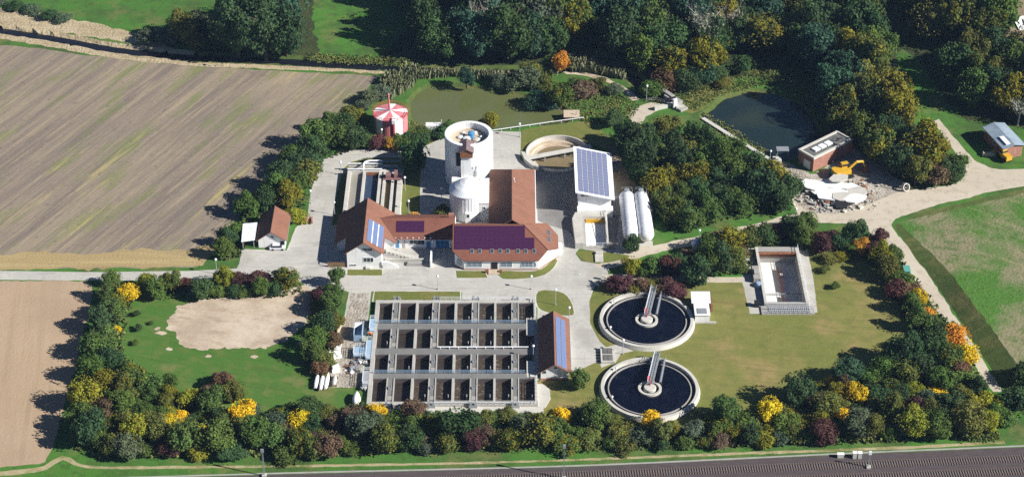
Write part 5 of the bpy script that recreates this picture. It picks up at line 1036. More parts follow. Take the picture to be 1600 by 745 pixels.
for (uv, L, a, c), lab in zip(boats, blab):
    p = G(*uv); t = thing('boat', lab, 'boat', p, 'boats stored on the grass'); t.rotation_euler[2] = -.05
    k = boat_mesh(L * .72, 1.15, .7); me = k.mesh('hull', smooth=False); me.materials.append(M['white' if c != 'grey' else 'conc_light']); inst('hull', me, t, Matrix.Translation((*p, .45)))
    for s in (-.28, .28):
        me = MB().box(-.7, .7, s * L - .12, s * L + .12, 0, .55).mesh('trestle'); me.materials.append(M['wood']); inst('trestle', me, t, Matrix.Translation((*p, 0)))
p = G(557, 629); t = thing('covered_boat', 'boat under a white cover on its trailer at the corner of the aeration tank', 'boat', p)
me = boat_mesh(4.6, 2.1, 1.2).mesh('cover', smooth=True); me.materials.append(M['white']); inst('cover', me, t, Matrix.Translation((p[0], p[1] + .5, .55)))
MB().box(p[0] - .9, p[0] + .9, p[1] - 2.0, p[1] - 1.8, .35, .5).box(p[0] - .06, p[0] + .06, p[1] - 3.2, p[1] + 2, .4, .55).obj('trailer_frame', M['steel'], t)
for s in (-1, 1): MB().tube((p[0] + s * 1.0, p[1], .32), (p[0] + s * 1.2, p[1], .32), .32, n=12).obj('wheel', M['rubber'], t)
rs = random.Random(3)
for i, (u, v, a, c) in enumerate([(521, 543, 2.2, 1.6), (527, 548, 1.6, 2.0), (519, 552, 2.0, 1.5), (526, 556, 2.2, 2.4), (530, 540, 1.3, 1.2), (519, 567, 1.0, 2.4), (524, 577, 1.9, 2.8)]):
    p = G(u, v); h = rs.uniform(.5, 1.1); k = MB().obox(p, rs.uniform(-.4, .4), a, c, 0, h).obox((p[0] + .1, p[1] - .1), rs.uniform(-.4, .4), a * .8, c * .7, h, h + .25)
    solo(k, 'wrapped_pallet', M['white'], ['topmost pale stack in the row of scrap by the hedge', 'pale stack just right below the topmost of the scrap row', 'pale stack leaning on the hedge in the scrap row', 'broad pale stack in the middle of the scrap row', 'smallest pale stack at the top right of the scrap row', 'narrow pale stack low in the scrap row', 'lowest pale stack above the boats'][i], 'stack', p, 'pale stacks along the hedge')
p = G(532, 512); k = MB().obox(p, 1.35, 7.5, .5, 0, .9).obox(p, 1.35, 7.0, .3, .9, 1.1); solo(k, 'plank_pile', M['sand'], 'long yellowish plank pile along the hedge above the pale stacks', 'planks', p)
def platform(u0, v0, u1, v1, label, mt):
    (xa, ya), (xb, yb_) = G(u0, v1, 1.2), G(u1, v0, 1.2); t = thing('steel_platform', label, 'platform', ((xa + xb) / 2, ya), 'steel platforms on the tank side')
    MB().box(xa, xb, ya, yb_, 1.0, 1.12).obj('deck', M[mt], t)
    for x in (xa + .1, xb - .1):
        for y in (ya + .1, yb_ - .1): MB().box(x - .06, x + .06, y - .06, y + .06, 0, 1.0).obj('leg', M['steel'], t)
    railing('railing', [(xb, ya, 1.12), (xa, ya, 1.12), (xa, yb_, 1.12), (xb, yb_, 1.12)], t, M['white_metal'], 1.1, 1.2, .05, 3)
platform(577, 497, 587, 517, 'upper pale blue steel platform on the left side of the aeration tank', 'blue_steel')
platform(552, 541, 571, 556, 'wide blue framed platform left of the aeration tank middle', 'blue_steel'); platform(571, 530, 581, 560, 'middle blue platform against the left tank wall', 'blue_steel')
platform(566, 578, 578, 600, 'lowest pale steel platform on the left side of the aeration tank', 'alu')
for i, (u, v, lab) in enumerate(((552, 575, 'scrap heap left of the lower tank platforms'), (562, 566, 'scrap heap between the blue tank platforms'), (571, 606, 'small scrap heap below the lowest tank platform'), (579, 522, 'orange and white scrap heap against the tank wall'))):
    p = G(u, v); k = MB()
    for j in range(26):
        a = rs.uniform(0, 6.3); d_ = rs.random() ** .6 * (2.0 if i < 2 else 1.0); s = rs.uniform(.2, .6); z = max(0, 1.0 - d_ * .6) * rs.random()
        k.obox((p[0] + d_ * math.cos(a), p[1] + 1.4 * d_ * math.sin(a)), rs.uniform(0, 3), s * 2.2, s, z, z + s * .8, rs.choice([0, 1, 1, 2, 3]))
    solo(k, 'scrap_heap', [M['white'], M['steel'], M['rust'] if i != 3 else M['orange'], M['conc']], lab, 'scrap heap', p)
# garage forecourt
p = G(434, 389); t = thing('car', 'white car parked in front of the garage', 'car', p)
MB().prism([(p[0] - 2.1, p[1] - .85), (p[0] + 2.1, p[1] - .85), (p[0] + 2.1, p[1] + .85), (p[0] - 2.1, p[1] + .85)], .3, .95).obj('body', M['white_metal'], t)
b = MB(); b.v += [(p[0] - 1.7, p[1] - .8, .95), (p[0] + 1.2, p[1] - .8, .95), (p[0] + 1.2, p[1] + .8, .95), (p[0] - 1.7, p[1] + .8, .95), (p[0] - 1.3, p[1] - .65, 1.5), (p[0] + .6, p[1] - .65, 1.5), (p[0] + .6, p[1] + .65, 1.5), (p[0] - 1.3, p[1] + .65, 1.5)]
b.f += [[0, 1, 5, 4], [1, 2, 6, 5], [2, 3, 7, 6], [3, 0, 4, 7]]; b.m += [0] * 4; cb = b.obj('windows', M['glass'], t)
MB().box(p[0] - 1.32, p[0] + .62, p[1] - .67, p[1] + .67, 1.5, 1.56).obj('roof', M['white_metal'], t)
for a in (-1.3, 1.3):
    for s in (-.87, .67): MB().tube((p[0] + a, p[1] + s, .32), (p[0] + a, p[1] + s + .2, .32), .32, n=12).obj('wheel', M['rubber'], t)
for s in (-.6, .6): MB().box(p[0] + 2.1, p[0] + 2.13, p[1] + s - .2, p[1] + s + .2, .6, .8).obj('headlight', M['skyglass'], t)
x, y = G(478, 346); t = thing('log_pile', 'rough pile of logs and bricks at the hedge beside the loop road', 'pile', (x, y))
for i in range(14):
    a = rs.uniform(-2, 2); z = .25 + .3 * (i % 3); MB().tube((x + a, y - 1.2 + rs.uniform(-.5, .5), z), (x + a + rs.uniform(-.6, .6), y + 1.3, z), rs.uniform(.15, .28), n=7).obj('log', M['brick' if i % 3 else 'wood'], t)
x, y = G(648, 338); t = thing('flower_bed', 'small bed of orange flowers on the lawn behind the annex', 'flower bed', (x, y))
MB().lathe(x, y, [(1.6, 0), (1.6, .3), (1.35, .3), (1.35, .2)], 20).obj('kerb_ring', M['conc_light'], t)
k = MB()
for i in range(90):
    a = rs.uniform(0, 6.3); d_ = 1.3 * rs.random() ** .5; s = rs.uniform(.1, .2); k.poly([(x + d_ * math.cos(a) + s * math.cos(j * 1.57 + a), y + d_ * math.sin(a) + s * math.sin(j * 1.57 + a), .45 + .3 * rs.random() + .08 * (j % 2)) for j in range(4)], i % 2)
k.obj('flowers', [M['orange'], M['yellow']], t)

# ------------------------------------------------------------------ lamp posts, masts, cabinets
lamps = [((597, 222), 'beside the gas holder', 4.0), ((533, 273), 'on the outer bend of the loop road', 4.0), ((523, 336), 'on the grass strip left of the settling basins', 4.0), ((633, 297), 'at the right side of the settling basins', 4.0), ((639, 334), 'on the lawn behind the annex', 4.0), ((812, 214), 'at the yard corner by the green pond', 4.2), ((690, 314), 'in the shadow left of the domed silo', 4.0), ((684, 452), 'on the main road before the aeration tank', 4.0), ((830, 452), 'at the road edge before the office corner', 4.0), ((889, 501), 'at the right side of the blower house', 4.0), ((973, 553), 'between the two clarifiers', 4.2), ((339, 428), 'at the gate end of the farm road', 4.5), ((486, 318), 'in the hedge along the loop road', 4.0), ((868, 476), 'on the lawn behind the blower house', 4.6), ((1092, 379), 'beside the sandy track', 3.8), ((1197, 306), 'inside the dark wood', 4.5), ((1242, 346), 'at the track junction by the rubble', 4.0), ((833, 562), 'on the right edge of the aeration tank', 4.2), ((1010, 158), 'tall and thin at the weir', 5.0), ((1203, 252), 'on the pond wall near the brick station', 3.2)]
for (u, v), wh, h in lamps:
    p = G(u, v); t = thing('lamp_post', 'globe lamp post ' + wh, 'lamp post', p, 'globe lamp posts')
    MB().tube((*p, 0), (*p, h), .09, .06, n=8).obj('pole', M['lamp_pole'], t); MB().ball((*p, h + .28), .36, 8).obj('globe', M['globe'], t, True); MB().lathe(p[0], p[1], [(.2, 0), (.2, .25), (.01, .26)], 10).obj('base', M['conc'], t)
for u, v, h, lab in ((413, 743, 8.2, 'steel railway mast nearest the tan field'), (881, 748, 10.5, 'tall steel railway mast below the aeration tank'), (1357, 730, 5.0, 'short white topped railway signal post')):
    p = G(u, v); t = thing('railway_mast', lab, 'mast', p)
    k = MB()
    for sx_ in (-.16, .16):
        for sy_ in (-.16, .16): k.tube((p[0] + sx_, p[1] + sy_, 0), (p[0] + sx_ * .6, p[1] + sy_ * .6, h), .05, n=4)
    for i in range(int(h)): k.tube((p[0] - .16, p[1] - .16, i), (p[0] + .16, p[1] - .16, i + 1), .03, n=4).tube((p[0] + .16, p[1] + .16, i), (p[0] - .16, p[1] + .16, i + 1), .03, n=4)
    k.obj('lattice', M['steel'], t); MB().box(p[0] - .5, p[0] + .5, p[1] - .5, p[1] + .5, 0, .5).obj('footing', M['conc_light'], t)
    MB().box(p[0] - .35, p[0] + .35, p[1] - .2, p[1] + .2, h - .9, h).obj('head', M['white_metal' if h < 6 else 'steel'], t)
for u, v, wd, h, lab in ((1313, 714, 1.5, 1.1, 'wide low grey railway cabinet'), (1335, 715, .9, 1.7, 'left of the two upright white railway cabinets'), (1343, 715, .9, 1.7, 'right of the two upright white railway cabinets')):
    p = G(u, v); t = thing('railway_cabinet', lab, 'cabinet', p, 'railway cabinets'); MB().box(p[0] - wd / 2, p[0] + wd / 2, p[1] - .4, p[1] + .4, .15, h).obj('body', M['conc_light'], t)
    MB().box(p[0] - wd / 2 - .08, p[0] + wd / 2 + .08, p[1] - .48, p[1] + .48, h, h + .1).obj('lid', M['white'], t); MB().box(p[0] - wd / 2, p[0] + wd / 2, p[1] - .4, p[1] + .4, 0, .15).obj('base', M['conc'], t)

# ------------------------------------------------------------------ railway tracks
A_, B_ = Vector(RAILDIR[1]), Vector(RAILDIR[4]); rd = (B_ - A_).normalized(); rn = Vector((rd.y, -rd.x))
for i, off_ in enumerate((4.2, 8.6, 13.0)):
    c = A_ + rn * off_; t = thing('railway_track', ['railway track nearest the hedge', 'second railway track from the hedge', 'third railway track at the bottom edge'][i], 'railway track', tuple(c), 'railway tracks')
    p, q = c - rd * 60, c + rd * 330; an = math.atan2(rd.y, rd.x); k = MB(); n = int(390 / .62)
    for j in range(n): k.obox(tuple(p + rd * (j * .62)), an, .28, 2.5, .02, .16)
    o = k.obj('sleepers', M['sleeper'], t); o['kind'] = 'stuff'
    for s in (-.72, .72):
        a, b_ = p + rn * s, q + rn * s; MB().obox(tuple((a + b_) / 2), an, 390, .1, .16, .34).obj('rail', M['rail'], t)
build_ground()

# ------------------------------------------------------------------ plants: prototypes
def quads(name, P, N, size, rnd, up=None, aspect=1.0):
    """leaf-sized faces: P positions, N normals, size per face"""
    P, N = np.asarray(P), np.asarray(N); n = len(P); rg_ = np.random.default_rng(n)
    N = N / np.linalg.norm(N, axis=1, keepdims=True)
    T = rg_.normal(size=(n, 3)) if up is None else np.tile(np.array(up, float), (n, 1)) + rg_.normal(size=(n, 3)) * .18
    A = np.cross(N, T); A /= np.linalg.norm(A, axis=1, keepdims=True) + 1e-9; Bv = np.cross(N, A)
    s = np.asarray(size)[:, None]; A = A * s * .5; Bv = Bv * s * .5 * aspect
    V = np.stack([P - A - Bv, P + A - Bv * .6, P + A * .7 + Bv, P - A * .8 + Bv * .8], 1).reshape(-1, 3)
    me = bpy.data.meshes.new(name); me.vertices.add(4 * n); me.loops.add(4 * n); me.polygons.add(n)
    me.vertices.foreach_set('co', V.astype(np.float32).ravel()); me.loops.foreach_set('vertex_index', np.arange(4 * n, dtype=np.int32))
    me.polygons.foreach_set('loop_start', np.arange(0, 4 * n, 4, dtype=np.int32)); me.update(calc_edges=True)
    at = me.attributes.new('rnd', 'FLOAT', 'FACE'); at.data.foreach_set('value', np.clip(np.asarray(rnd), 0, 1).astype(np.float32))
    return me
def crown(seed, nc, cz, rz, rx, cr, per, leaf, low=-.35, name='crown'):
    """clumps of leaves spread over an uneven shell; unit tree: height 1, width 1"""
    g = np.random.default_rng(seed); C, Rr = [], []
    for i in range(nc):
        d = g.normal(size=3); d /= np.linalg.norm(d)
        if d[2] < low: d[2] = low + .3 * g.random()
        k = g.uniform(.5, 1.14) if i > nc // 4 else g.uniform(.1, .5)
        C.append((d[0] * rx * k, d[1] * rx * k, cz + d[2] * rz * k)); Rr.append(cr * g.uniform(.5, 1.4))
    C, Rr = np.array(C), np.array(Rr); P, N, S_, Q = [], [], [], []
    for i in range(nc):
        m = int(per * (Rr[i] / cr) ** 2); d = g.normal(size=(m, 3)); d /= np.linalg.norm(d, axis=1, keepdims=True)
        p = C[i] + d * (Rr[i] * (.72 + .42 * g.random((m, 1)) ** 1.5))
        dist = np.linalg.norm(p[:, None, :] - C[None], axis=2) / Rr[None]; dist[:, i] = 9
        ok = (dist.min(1) > .62) & (p[:, 2] > .03)
        p, d = p[ok], d[ok]; P.append(p); N.append(d * .8 + g.normal(size=d.shape) * .55 + np.array([0, 0, .25]))
        S_.append(leaf * g.uniform(.6, 1.35, len(p))); Q.append(.45 * g.random() + .55 * g.random(len(p)))
    # a few leaves standing off the outline
    m = int(per * nc * .05); d = g.normal(size=(m, 3)); d /= np.linalg.norm(d, axis=1, keepdims=True); d[:, 2] = np.abs(d[:, 2]) - .2
    P.append(np.stack([d[:, 0] * (rx + cr * 1.05), d[:, 1] * (rx + cr * 1.05), cz + d[:, 2] * (rz + cr * 1.05)], 1) * g.uniform(.94, 1.03, (m, 1))); N.append(g.normal(size=(m, 3))); S_.append(leaf * g.uniform(.5, 1, m)); Q.append(g.random(m))
    P = np.concatenate(P); P[:, 2] = np.maximum(P[:, 2], .02)
    return quads(name, P, np.concatenate(N), np.concatenate(S_), np.concatenate(Q))
def trunk(seed, top, r0, nl, spread, twigs=0, name='trunk'):
    g = random.Random(seed); k = MB(); p = Vector((0, 0, -.02)); r = r0
    for i in range(4):
        q = Vector((g.uniform(-.02, .02), g.uniform(-.02, .02), top * (i + 1) / 4)); k.tube(p, q, r, r * .8, n=7); p, r = q, r * .8
    for i in range(nl):
        a = 2 * math.pi * (i + g.random() * .6) / nl; z0 = top * g.uniform(.35, .98); s = Vector((0, 0, z0)); m = s + Vector((math.cos(a) * spread * .5, math.sin(a) * spread * .5, .12 + .1 * g.random())); e = m + Vector((math.cos(a + g.uniform(-.4, .4)) * spread * .5, math.sin(a + g.uniform(-.4, .4)) * spread * .5, .1 + .14 * g.random()))
        k.tube(s, m, r0 * .42, r0 * .28, n=5).tube(m, e, r0 * .28, r0 * .1, n=5)
        for j in range(twigs):
            b_ = m.lerp(e, g.random()); t = b_ + Vector((g.uniform(-.14, .14), g.uniform(-.14, .14), g.uniform(.02, .2))); k.tube(b_, t, r0 * .14, r0 * .05, n=3)
            for _ in range(2): k.tube(t, t + Vector((g.uniform(-.08, .08), g.uniform(-.08, .08), g.uniform(-.01, .12))), r0 * .06, r0 * .02, n=3)
    return k.mesh(name)
PROTO = {'round': [], 'bush': [], 'tall': [], 'bare': [], 'wide': []}
for i in range(6): PROTO['round'].append((crown(100 + i, 26, .50, .36, .35, .150, 230, .048, -.8), trunk(i, .5, .045, 6, .3)))
for i in range(5): PROTO['bush'].append((crown(200 + i, 22, .42, .36, .36, .17, 210, .055, -.75), trunk(20 + i, .35, .03, 7, .3)))
for i in range(3): PROTO['tall'].append((crown(300 + i, 26, .55, .36, .32, .15, 200, .048, -.8), trunk(40 + i, .6, .04, 6, .25)))
for i in range(4): PROTO['wide'].append((crown(400 + i, 40, .50, .37, .38, .125, 200, .040, -.85), trunk(60 + i, .5, .04, 7, .32)))
for i in range(2): PROTO['bare'].append((crown(500 + i, 16, .68, .25, .34, .12, 40, .04, -.2), trunk(80 + i, .62, .030, 9, .36, 7)))
for k_, L in PROTO.items():
    for c, t in L: c.materials.append(M['leaf']); t.materials.append(M['birchbark' if k_ == 'bare' else 'bark'])
PAL = {'dg': ((.052, .096, .034), .10, 'dark green'), 'mg': ((.092, .148, .034), .2, 'mid green'), 'og': ((.130, .145, .036), .4, 'olive green'), 'yg': ((.235, .245, .026), .5, 'yellow green'),
       'ye': ((.62, .45, .02), .0, 'bright yellow'), 'or': ((.50, .24, .035), .3, 'orange'), 'ma': ((.105, .046, .046), .0, 'dark maroon'), 'rb': ((.150, .095, .058), .2, 'russet brown'),
       'gg': ((.100, .135, .080), .0, 'grey green'), 'bg': ((.048, .105, .060), .0, 'blue green'), 'pa': ((.30, .29, .21), .1, 'pale'), 'gy': ((.098, .140, .032), .72, 'yellow-flecked green')}
PLANTS = []
def plant(u, v, wpx, col, kind='round', where='', ratio=None, group=None):
    x, y = G(u, v); wd = wpx / S(u, v)
    ratio = ratio or {'round': 1.05, 'bush': .78, 'tall': 1.35, 'wide': 1.1, 'bare': 1.5}[kind]
    h = wd * ratio * R.uniform(.92, 1.1)
    cm, tm = R.choice(PROTO[kind])
    name = 'shrub' if kind == 'bush' else ('birch_tree' if kind == 'bare' else ('forest_tree' if 'wood' in where else 'hedge_tree' if 'hedge' in where else 'broadleaf_tree'))
    o = bpy.data.objects.new(name, None); COL.objects.link(o); o.location = (x, y, 0); o.rotation_euler = (R.uniform(-.09, .09), R.uniform(-.09, .09), R.uniform(0, 6.28)); sq = R.uniform(.9, 1.12); o.scale = (wd * 1.06 * sq, wd * 1.06 / sq, h); o.empty_display_size = .1
    c, a, word = PAL[col]; j = R.uniform(.9, 1.32)
    co_ = bpy.data.objects.new('crown' if kind != 'bush' else 'foliage', cm); co_.color = (c[0] * j * R.uniform(.9, 1.12), c[1] * j, c[2] * j * R.uniform(.85, 1.15), min(1, a * R.uniform(.5, 1.5)))
    to = bpy.data.objects.new('trunk' if kind != 'bush' else 'stems', tm)
    for q in (co_, to): COL.objects.link(q); q.parent = o
    o['category'] = 'shrub' if kind == 'bush' else 'tree'; o['group'] = group or ('plants ' + where)
    size = {'round': 'round', 'tall': 'tall', 'wide': 'broad', 'bare': 'bare-branched', 'bush': ''}[kind]
    PLANTS.append((o, (word + ' ' + size).strip(), 'shrub' if kind == 'bush' else ('birch' if kind == 'bare' else 'tree'), where, u, v))
    return o
def inside(u, v, poly):
    c = False; n = len(poly)
    for i in range(n):
        (x1, y1), (x2, y2) = poly[i], poly[(i + 1) % n]
        if (y1 > v) != (y2 > v) and u < (x2 - x1) * (v - y1) / (y2 - y1) + x1: c = not c
    return c
def fill(poly, wmin, wmax, pal, where, gap=.62, kinds=(('round', 1),), tries=900, seed=1, ratio=None, avoid=(), scale_h=1.0):
    g = random.Random(seed); placed = [(u, v, w_) for u, v, w_ in avoid]; us, vs_ = [p[0] for p in poly], [p[1] for p in poly]; n = 0
    cols = [c for c, k in pal for _ in range(k)]; kk = [c for c, k in kinds for _ in range(k)]
    for _ in range(tries):
        u, v, w_ = g.uniform(min(us), max(us)), g.uniform(min(vs_), max(vs_)), g.uniform(wmin, wmax)
        if not inside(u, v, poly) or v < -14 or u > 1650 or any(math.hypot(u - a, (v - b_) * 1.55) < gap * (w_ + c) / 2 for a, b_, c in placed): continue
        placed.append((u, v, w_)); o = plant(u, v, w_, g.choice(cols), g.choice(kk), where, ratio); o.scale.z *= scale_h * g.uniform(.8, 1.15); n += 1
    return n

# explicit trees and shrubs: (u, v of the foot, crown width, colour, kind)
def many(where, rows, k=1.12):
    for r_ in rows: plant(r_[0], r_[1], r_[2] * k, r_[3], r_[4] if len(r_) > 4 else 'round', where, r_[5] if len(r_) > 5 else None)
    return [(r_[0], r_[1], r_[2]) for r_ in rows]
many('in the row along the farm road', [(176, 447, 27, 'mg'), (201, 472, 31, 'ye'), (232, 452, 28, 'yg'), (243, 464, 34, 'mg'), (268, 455, 32, 'gy'), (258, 446, 22, 'rb', 'bush'), (290, 452, 24, 'ma', 'bush'), (315, 465, 34, 'dg'), (353, 447, 30, 'yg'), (340, 462, 22, 'mg', 'bush'), (366, 462, 24, 'dg', 'bush'), (385, 462, 24, 'mg', 'bush'), (378, 448, 30, 'ma', 'bush'), (410, 446, 36, 'ma', 'bush'), (409, 463, 24, 'mg', 'tall'), (430, 458, 26, 'dg', 'bush'), (452, 450, 34, 'gy'), (438, 444, 24, 'mg')])
many('in the hedge left of the storage strip', [(504, 472, 34, 'ma', 'bush'), (521, 468, 28, 'mg'), (527, 447, 24, 'mg', 'tall'), (518, 490, 34, 'mg'), (500, 488, 26, 'og', 'bush'), (523, 512, 30, 'og', 'bush'), (507, 520, 36, 'dg'), (498, 545, 34, 'mg'), (518, 540, 30, 'rb', 'bush'), (489, 566, 36, 'mg'), (508, 570, 32, 'og', 'bush'), (500, 584, 26, 'rb', 'bush')])
many('in the hedge beside the tan field', [(172, 470, 30, 'mg'), (176, 500, 36, 'mg'), (186, 486, 24, 'yg'), (162, 520, 36, 'dg'), (170, 545, 34, 'mg'), (183, 519, 12, 'ye', 'bush'), (152, 560, 40, 'mg'), (172, 580, 36, 'dg'), (146, 596, 40, 'mg'), (166, 612, 34, 'gy'), (136, 640, 44, 'yg', 'round'), (130, 672, 44, 'mg'), (142, 692, 44, 'dg'), (160, 650, 36, 'rb', 'bush'), (205, 610, 40, 'gy')], 1.25)
many('along the field edge behind the garage', [(350, 402, 28, 'mg'), (358, 385, 26, 'dg'), (366, 366, 24, 'mg', 'bush'), (386, 340, 34, 'mg'), (402, 326, 26, 'og'), (420, 330, 34, 'dg'), (432, 318, 40, 'mg'), (452, 328, 36, 'gy'), (464, 345, 26, 'yg', 'bush'), (440, 298, 40, 'dg'), (466, 305, 40, 'mg'), (476, 276, 44, 'dg'), (462, 262, 36, 'mg'), (488, 254, 42, 'dg'), (500, 232, 40, 'mg'), (484, 286, 34, 'og')], 1.25)
many('in the thicket below the gas holder', [(524, 232, 44, 'mg'), (540, 214, 40, 'dg'), (556, 232, 40, 'dg'), (522, 210, 34, 'mg'), (548, 196, 30, 'og'), (572, 228, 28, 'mg', 'bush'), (590, 232, 26, 'ma', 'bush'), (612, 233, 24, 'or', 'bush'), (626, 232, 28, 'mg', 'bush'), (640, 226, 26, 'dg', 'bush'), (655, 226, 28, 'dg', 'bush'), (647, 268, 44, 'dg', 'round', 1.15), (566, 175, 26, 'gg', 'bush'), (580, 160, 30, 'gg', 'bush'), (598, 152, 26, 'gg', 'bush'), (560, 190, 24, 'yg', 'bush'), (688, 214, 26, 'dg', 'bush'), (702, 206, 22, 'mg', 'bush'), (766, 201, 26, 'yg'), (756, 198, 16, 'ma', 'bush'), (690, 337, 22, 'og', 'bush'), (660, 214, 22, 'mg', 'bush')])
many('around the green pond', [(729, 138, 26, 'bg', 'tall'), (838, 165, 34, 'bg', 'bush'), (858, 166, 30, 'bg', 'bush'), (876, 168, 38, 'gy'), (824, 136, 40, 'gg', 'bush'), (846, 136, 34, 'og', 'bush'), (875, 112, 27, 'or'), (912, 152, 34, 'rb', 'bush'), (934, 140, 26, 'og', 'bush'), (900, 140, 26, 'mg', 'bush'), (960, 146, 22, 'gg', 'bush'), (800, 140, 26, 'gg', 'bush'), (780, 134, 26, 'gg', 'bush'), (860, 106, 26, 'mg', 'bush'), (955, 195, 30, 'dg', 'bush'), (830, 118, 30, 'og', 'bush')])
many('along the sandy track', [(989, 392, 26, 'dg'), (988, 424, 30, 'yg', 'bush'), (1004, 428, 24, 'mg', 'bush'), (1022, 426, 36, 'mg', 'bush'), (1044, 427, 36, 'ma', 'bush'), (1056, 420, 32, 'dg', 'bush'), (1074, 410, 28, 'rb', 'bush'), (1085, 442, 46, 'dg'), (1106, 420, 38, 'mg'), (1106, 400, 34, 'mg'), (1130, 422, 42, 'dg'), (1150, 418, 34, 'og'), (1124, 384, 34, 'ma', 'bush'), (1142, 396, 42, 'yg'), (1160, 402, 26, 'rb', 'bush'), (1172, 382, 36, 'og', 'bush'), (1196, 378, 36, 'dg', 'bush'), (1158, 424, 22, 'gy', 'bush')])
many('in the dark hedge behind the rear clarifier', [(960, 452, 30, 'ma', 'bush'), (978, 454, 30, 'ma', 'bush'), (990, 456, 24, 'og', 'bush'), (1004, 453, 28, 'rb', 'bush'), (1022, 454, 28, 'og', 'bush'), (1040, 456, 32, 'ma', 'bush'), (1056, 462, 30, 'ma', 'bush')])
many('in the colourful hedge behind the storm basin', [(1216, 372, 30, 'ma', 'bush'), (1236, 370, 36, 'dg'), (1250, 382, 36, 'mg'), (1268, 380, 30, 'og', 'bush'), (1282, 390, 36, 'ma', 'bush'), (1296, 380, 30, 'ma', 'bush'), (1312, 384, 34, 'dg', 'bush'), (1334, 378, 34, 'dg'), (1374, 374, 24, 'ma', 'bush'), (1330, 396, 24, 'mg', 'bush'), (1296, 408, 26, 'og', 'bush', .5), (1314, 404, 24, 'yg', 'bush', .5), (1288, 424, 18, 'og', 'bush', .5), (1304, 450, 14, 'mg', 'bush'), (1262, 362, 30, 'mg')])
many('in the hedge along the dirt track', [(1346, 396, 30, 'or', 'bush'), (1362, 400, 28, 'ma', 'bush'), (1374, 416, 36, 'yg'), (1392, 414, 30, 'mg'), (1388, 436, 36, 'og'), (1404, 446, 34, 'mg', 'bush'), (1398, 462, 34, 'ma', 'bush'), (1420, 466, 34, 'rb', 'bush'), (1436, 474, 24, 'ye'), (1424, 490, 34, 'mg'), (1444, 500, 28, 'or', 'bush'), (1434, 516, 36, 'mg'), (1456, 520, 34, 'dg', 'bush'), (1478, 532, 34, 'mg'), (1488, 548, 46, 'or', 'round'), (1504, 566, 40, 'ye', 'bush', 1.0), (1496, 586, 34, 'rb', 'bush'), (1408, 572, 54, 'dg'), (1452, 560, 46, 'dg'), (1474, 574, 40, 'bg', 'bush'), (1384, 398, 24, 'yg', 'bush')])
av = many('in the railway hedge', [(905, 604, 32, 'mg'), (1240, 630, 50, 'dg'), (1325, 600, 46, 'bg'), (1130, 660, 46, 'mg'), (1198, 660, 34, 'ye', 'tall'), (1030, 690, 40, 'og'), (1016, 672, 32, 'ye', 'round'), (1338, 682, 46, 'gg'), (1362, 684, 30, 'og', 'tall'), (1424, 680, 44, 'yg'), (1460, 682, 44, 'mg'), (1510, 676, 52, 'og'), (1545, 672, 34, 'yg'), (1282, 668, 24, 'yg', 'tall'), (380, 662, 36, 'ye', 'round'), (350, 612, 36, 'rb', 'bush'), (345, 600, 26, 'ma', 'bush'), (330, 624, 30, 'rb', 'bush'), (366, 626, 34, 'og'), (588, 656, 32, 'ye', 'round'), (716, 690, 56, 'dg'), (840, 694, 52, 'og'), (868, 690, 40, 'mg'), (878, 662, 28, 'ye', 'round'), (862, 656, 22, 'yg', 'bush'), (930, 655, 40, 'mg'), (218, 690, 46, 'yg'), (250, 690, 40, 'og'), (172, 708, 32, 'og'), (290, 702, 52, 'gy'), (340, 704, 52, 'mg'), (430, 700, 42, 'mg'), (470, 706, 40, 'gy'), (602, 706, 46, 'og'), (640, 700, 40, 'dg')])
BELT = [(150, 690), (150, 640), (200, 590), (250, 612), (300, 622), (330, 632), (400, 650), (460, 650), (540, 645), (620, 654), (760, 654), (860, 660), (920, 660), (980, 670), (1080, 672), (1180, 655), (1225, 622), (1300, 600), (1345, 596), (1430, 572), (1470, 566), (1535, 620), (1560, 664), (1540, 684), (1350, 692), (1000, 704), (850, 704), (700, 704), (500, 715), (140, 714)]
n1 = fill(BELT, 24, 48, [('mg', 10), ('dg', 6), ('og', 8), ('gy', 4), ('rb', 5), ('ma', 2), ('yg', 4), ('ye', 2), ('gg', 3)], 'in the railway hedge', .56, (('round', 3), ('bush', 4), ('tall', 1)), 3000, 11, avoid=av, scale_h=.88)
MIDW = [(968, 222), (985, 232), (1005, 226), (1045, 216), (1082, 228), (1118, 250), (1165, 276), (1210, 296), (1236, 314), (1225, 332), (1160, 344), (1110, 350), (1060, 366), (1032, 360), (1022, 325), (1005, 290), (978, 250)]
n2 = fill(MIDW, 40, 60, [('dg', 7), ('mg', 4), ('og', 2), ('gy', 2)], 'in the wood left of the dark pond', .54, (('round', 3), ('wide', 3)), 2600, 12, 1.05)
F1 = [(640, 85), (700, 98), (800, 98), (868, 88), (880, 40), (890, -60), (600, -60), (640, 10)]
n3 = fill(F1, 56, 82, [('dg', 7), ('bg', 3), ('gg', 2), ('mg', 1)], 'in the wood behind the green pond', .47, (('wide', 3), ('round', 2)), 900, 13, 1.3)
F2 = [(885, 62), (950, 72), (1000, 112), (1060, 130), (1105, 118), (1120, 80), (1180, 84), (1260, 104), (1292, 150), (1308, 200), (1345, 240), (1400, 285), (1450, 270), (1405, 215), (1368, 120), (1362, 60), (1340, -10), (1340, -60), (885, -60)]
n4 = fill(F2, 48, 72, [('dg', 7), ('mg', 4), ('bg', 2), ('og', 2), ('gy', 2)], 'in the wood behind the dark pond', .50, (('wide', 3), ('round', 3)), 2600, 14, 1.25)
F3 = [(1400, 20), (1440, 60), (1490, 80), (1535, 92), (1560, 70), (1535, 20), (1520, -60), (1380, -60)]
F4 = [(1484, 130), (1512, 165), (1540, 170), (1600, 192), (1680, 200), (1680, 95), (1580, 96), (1540, 104)]
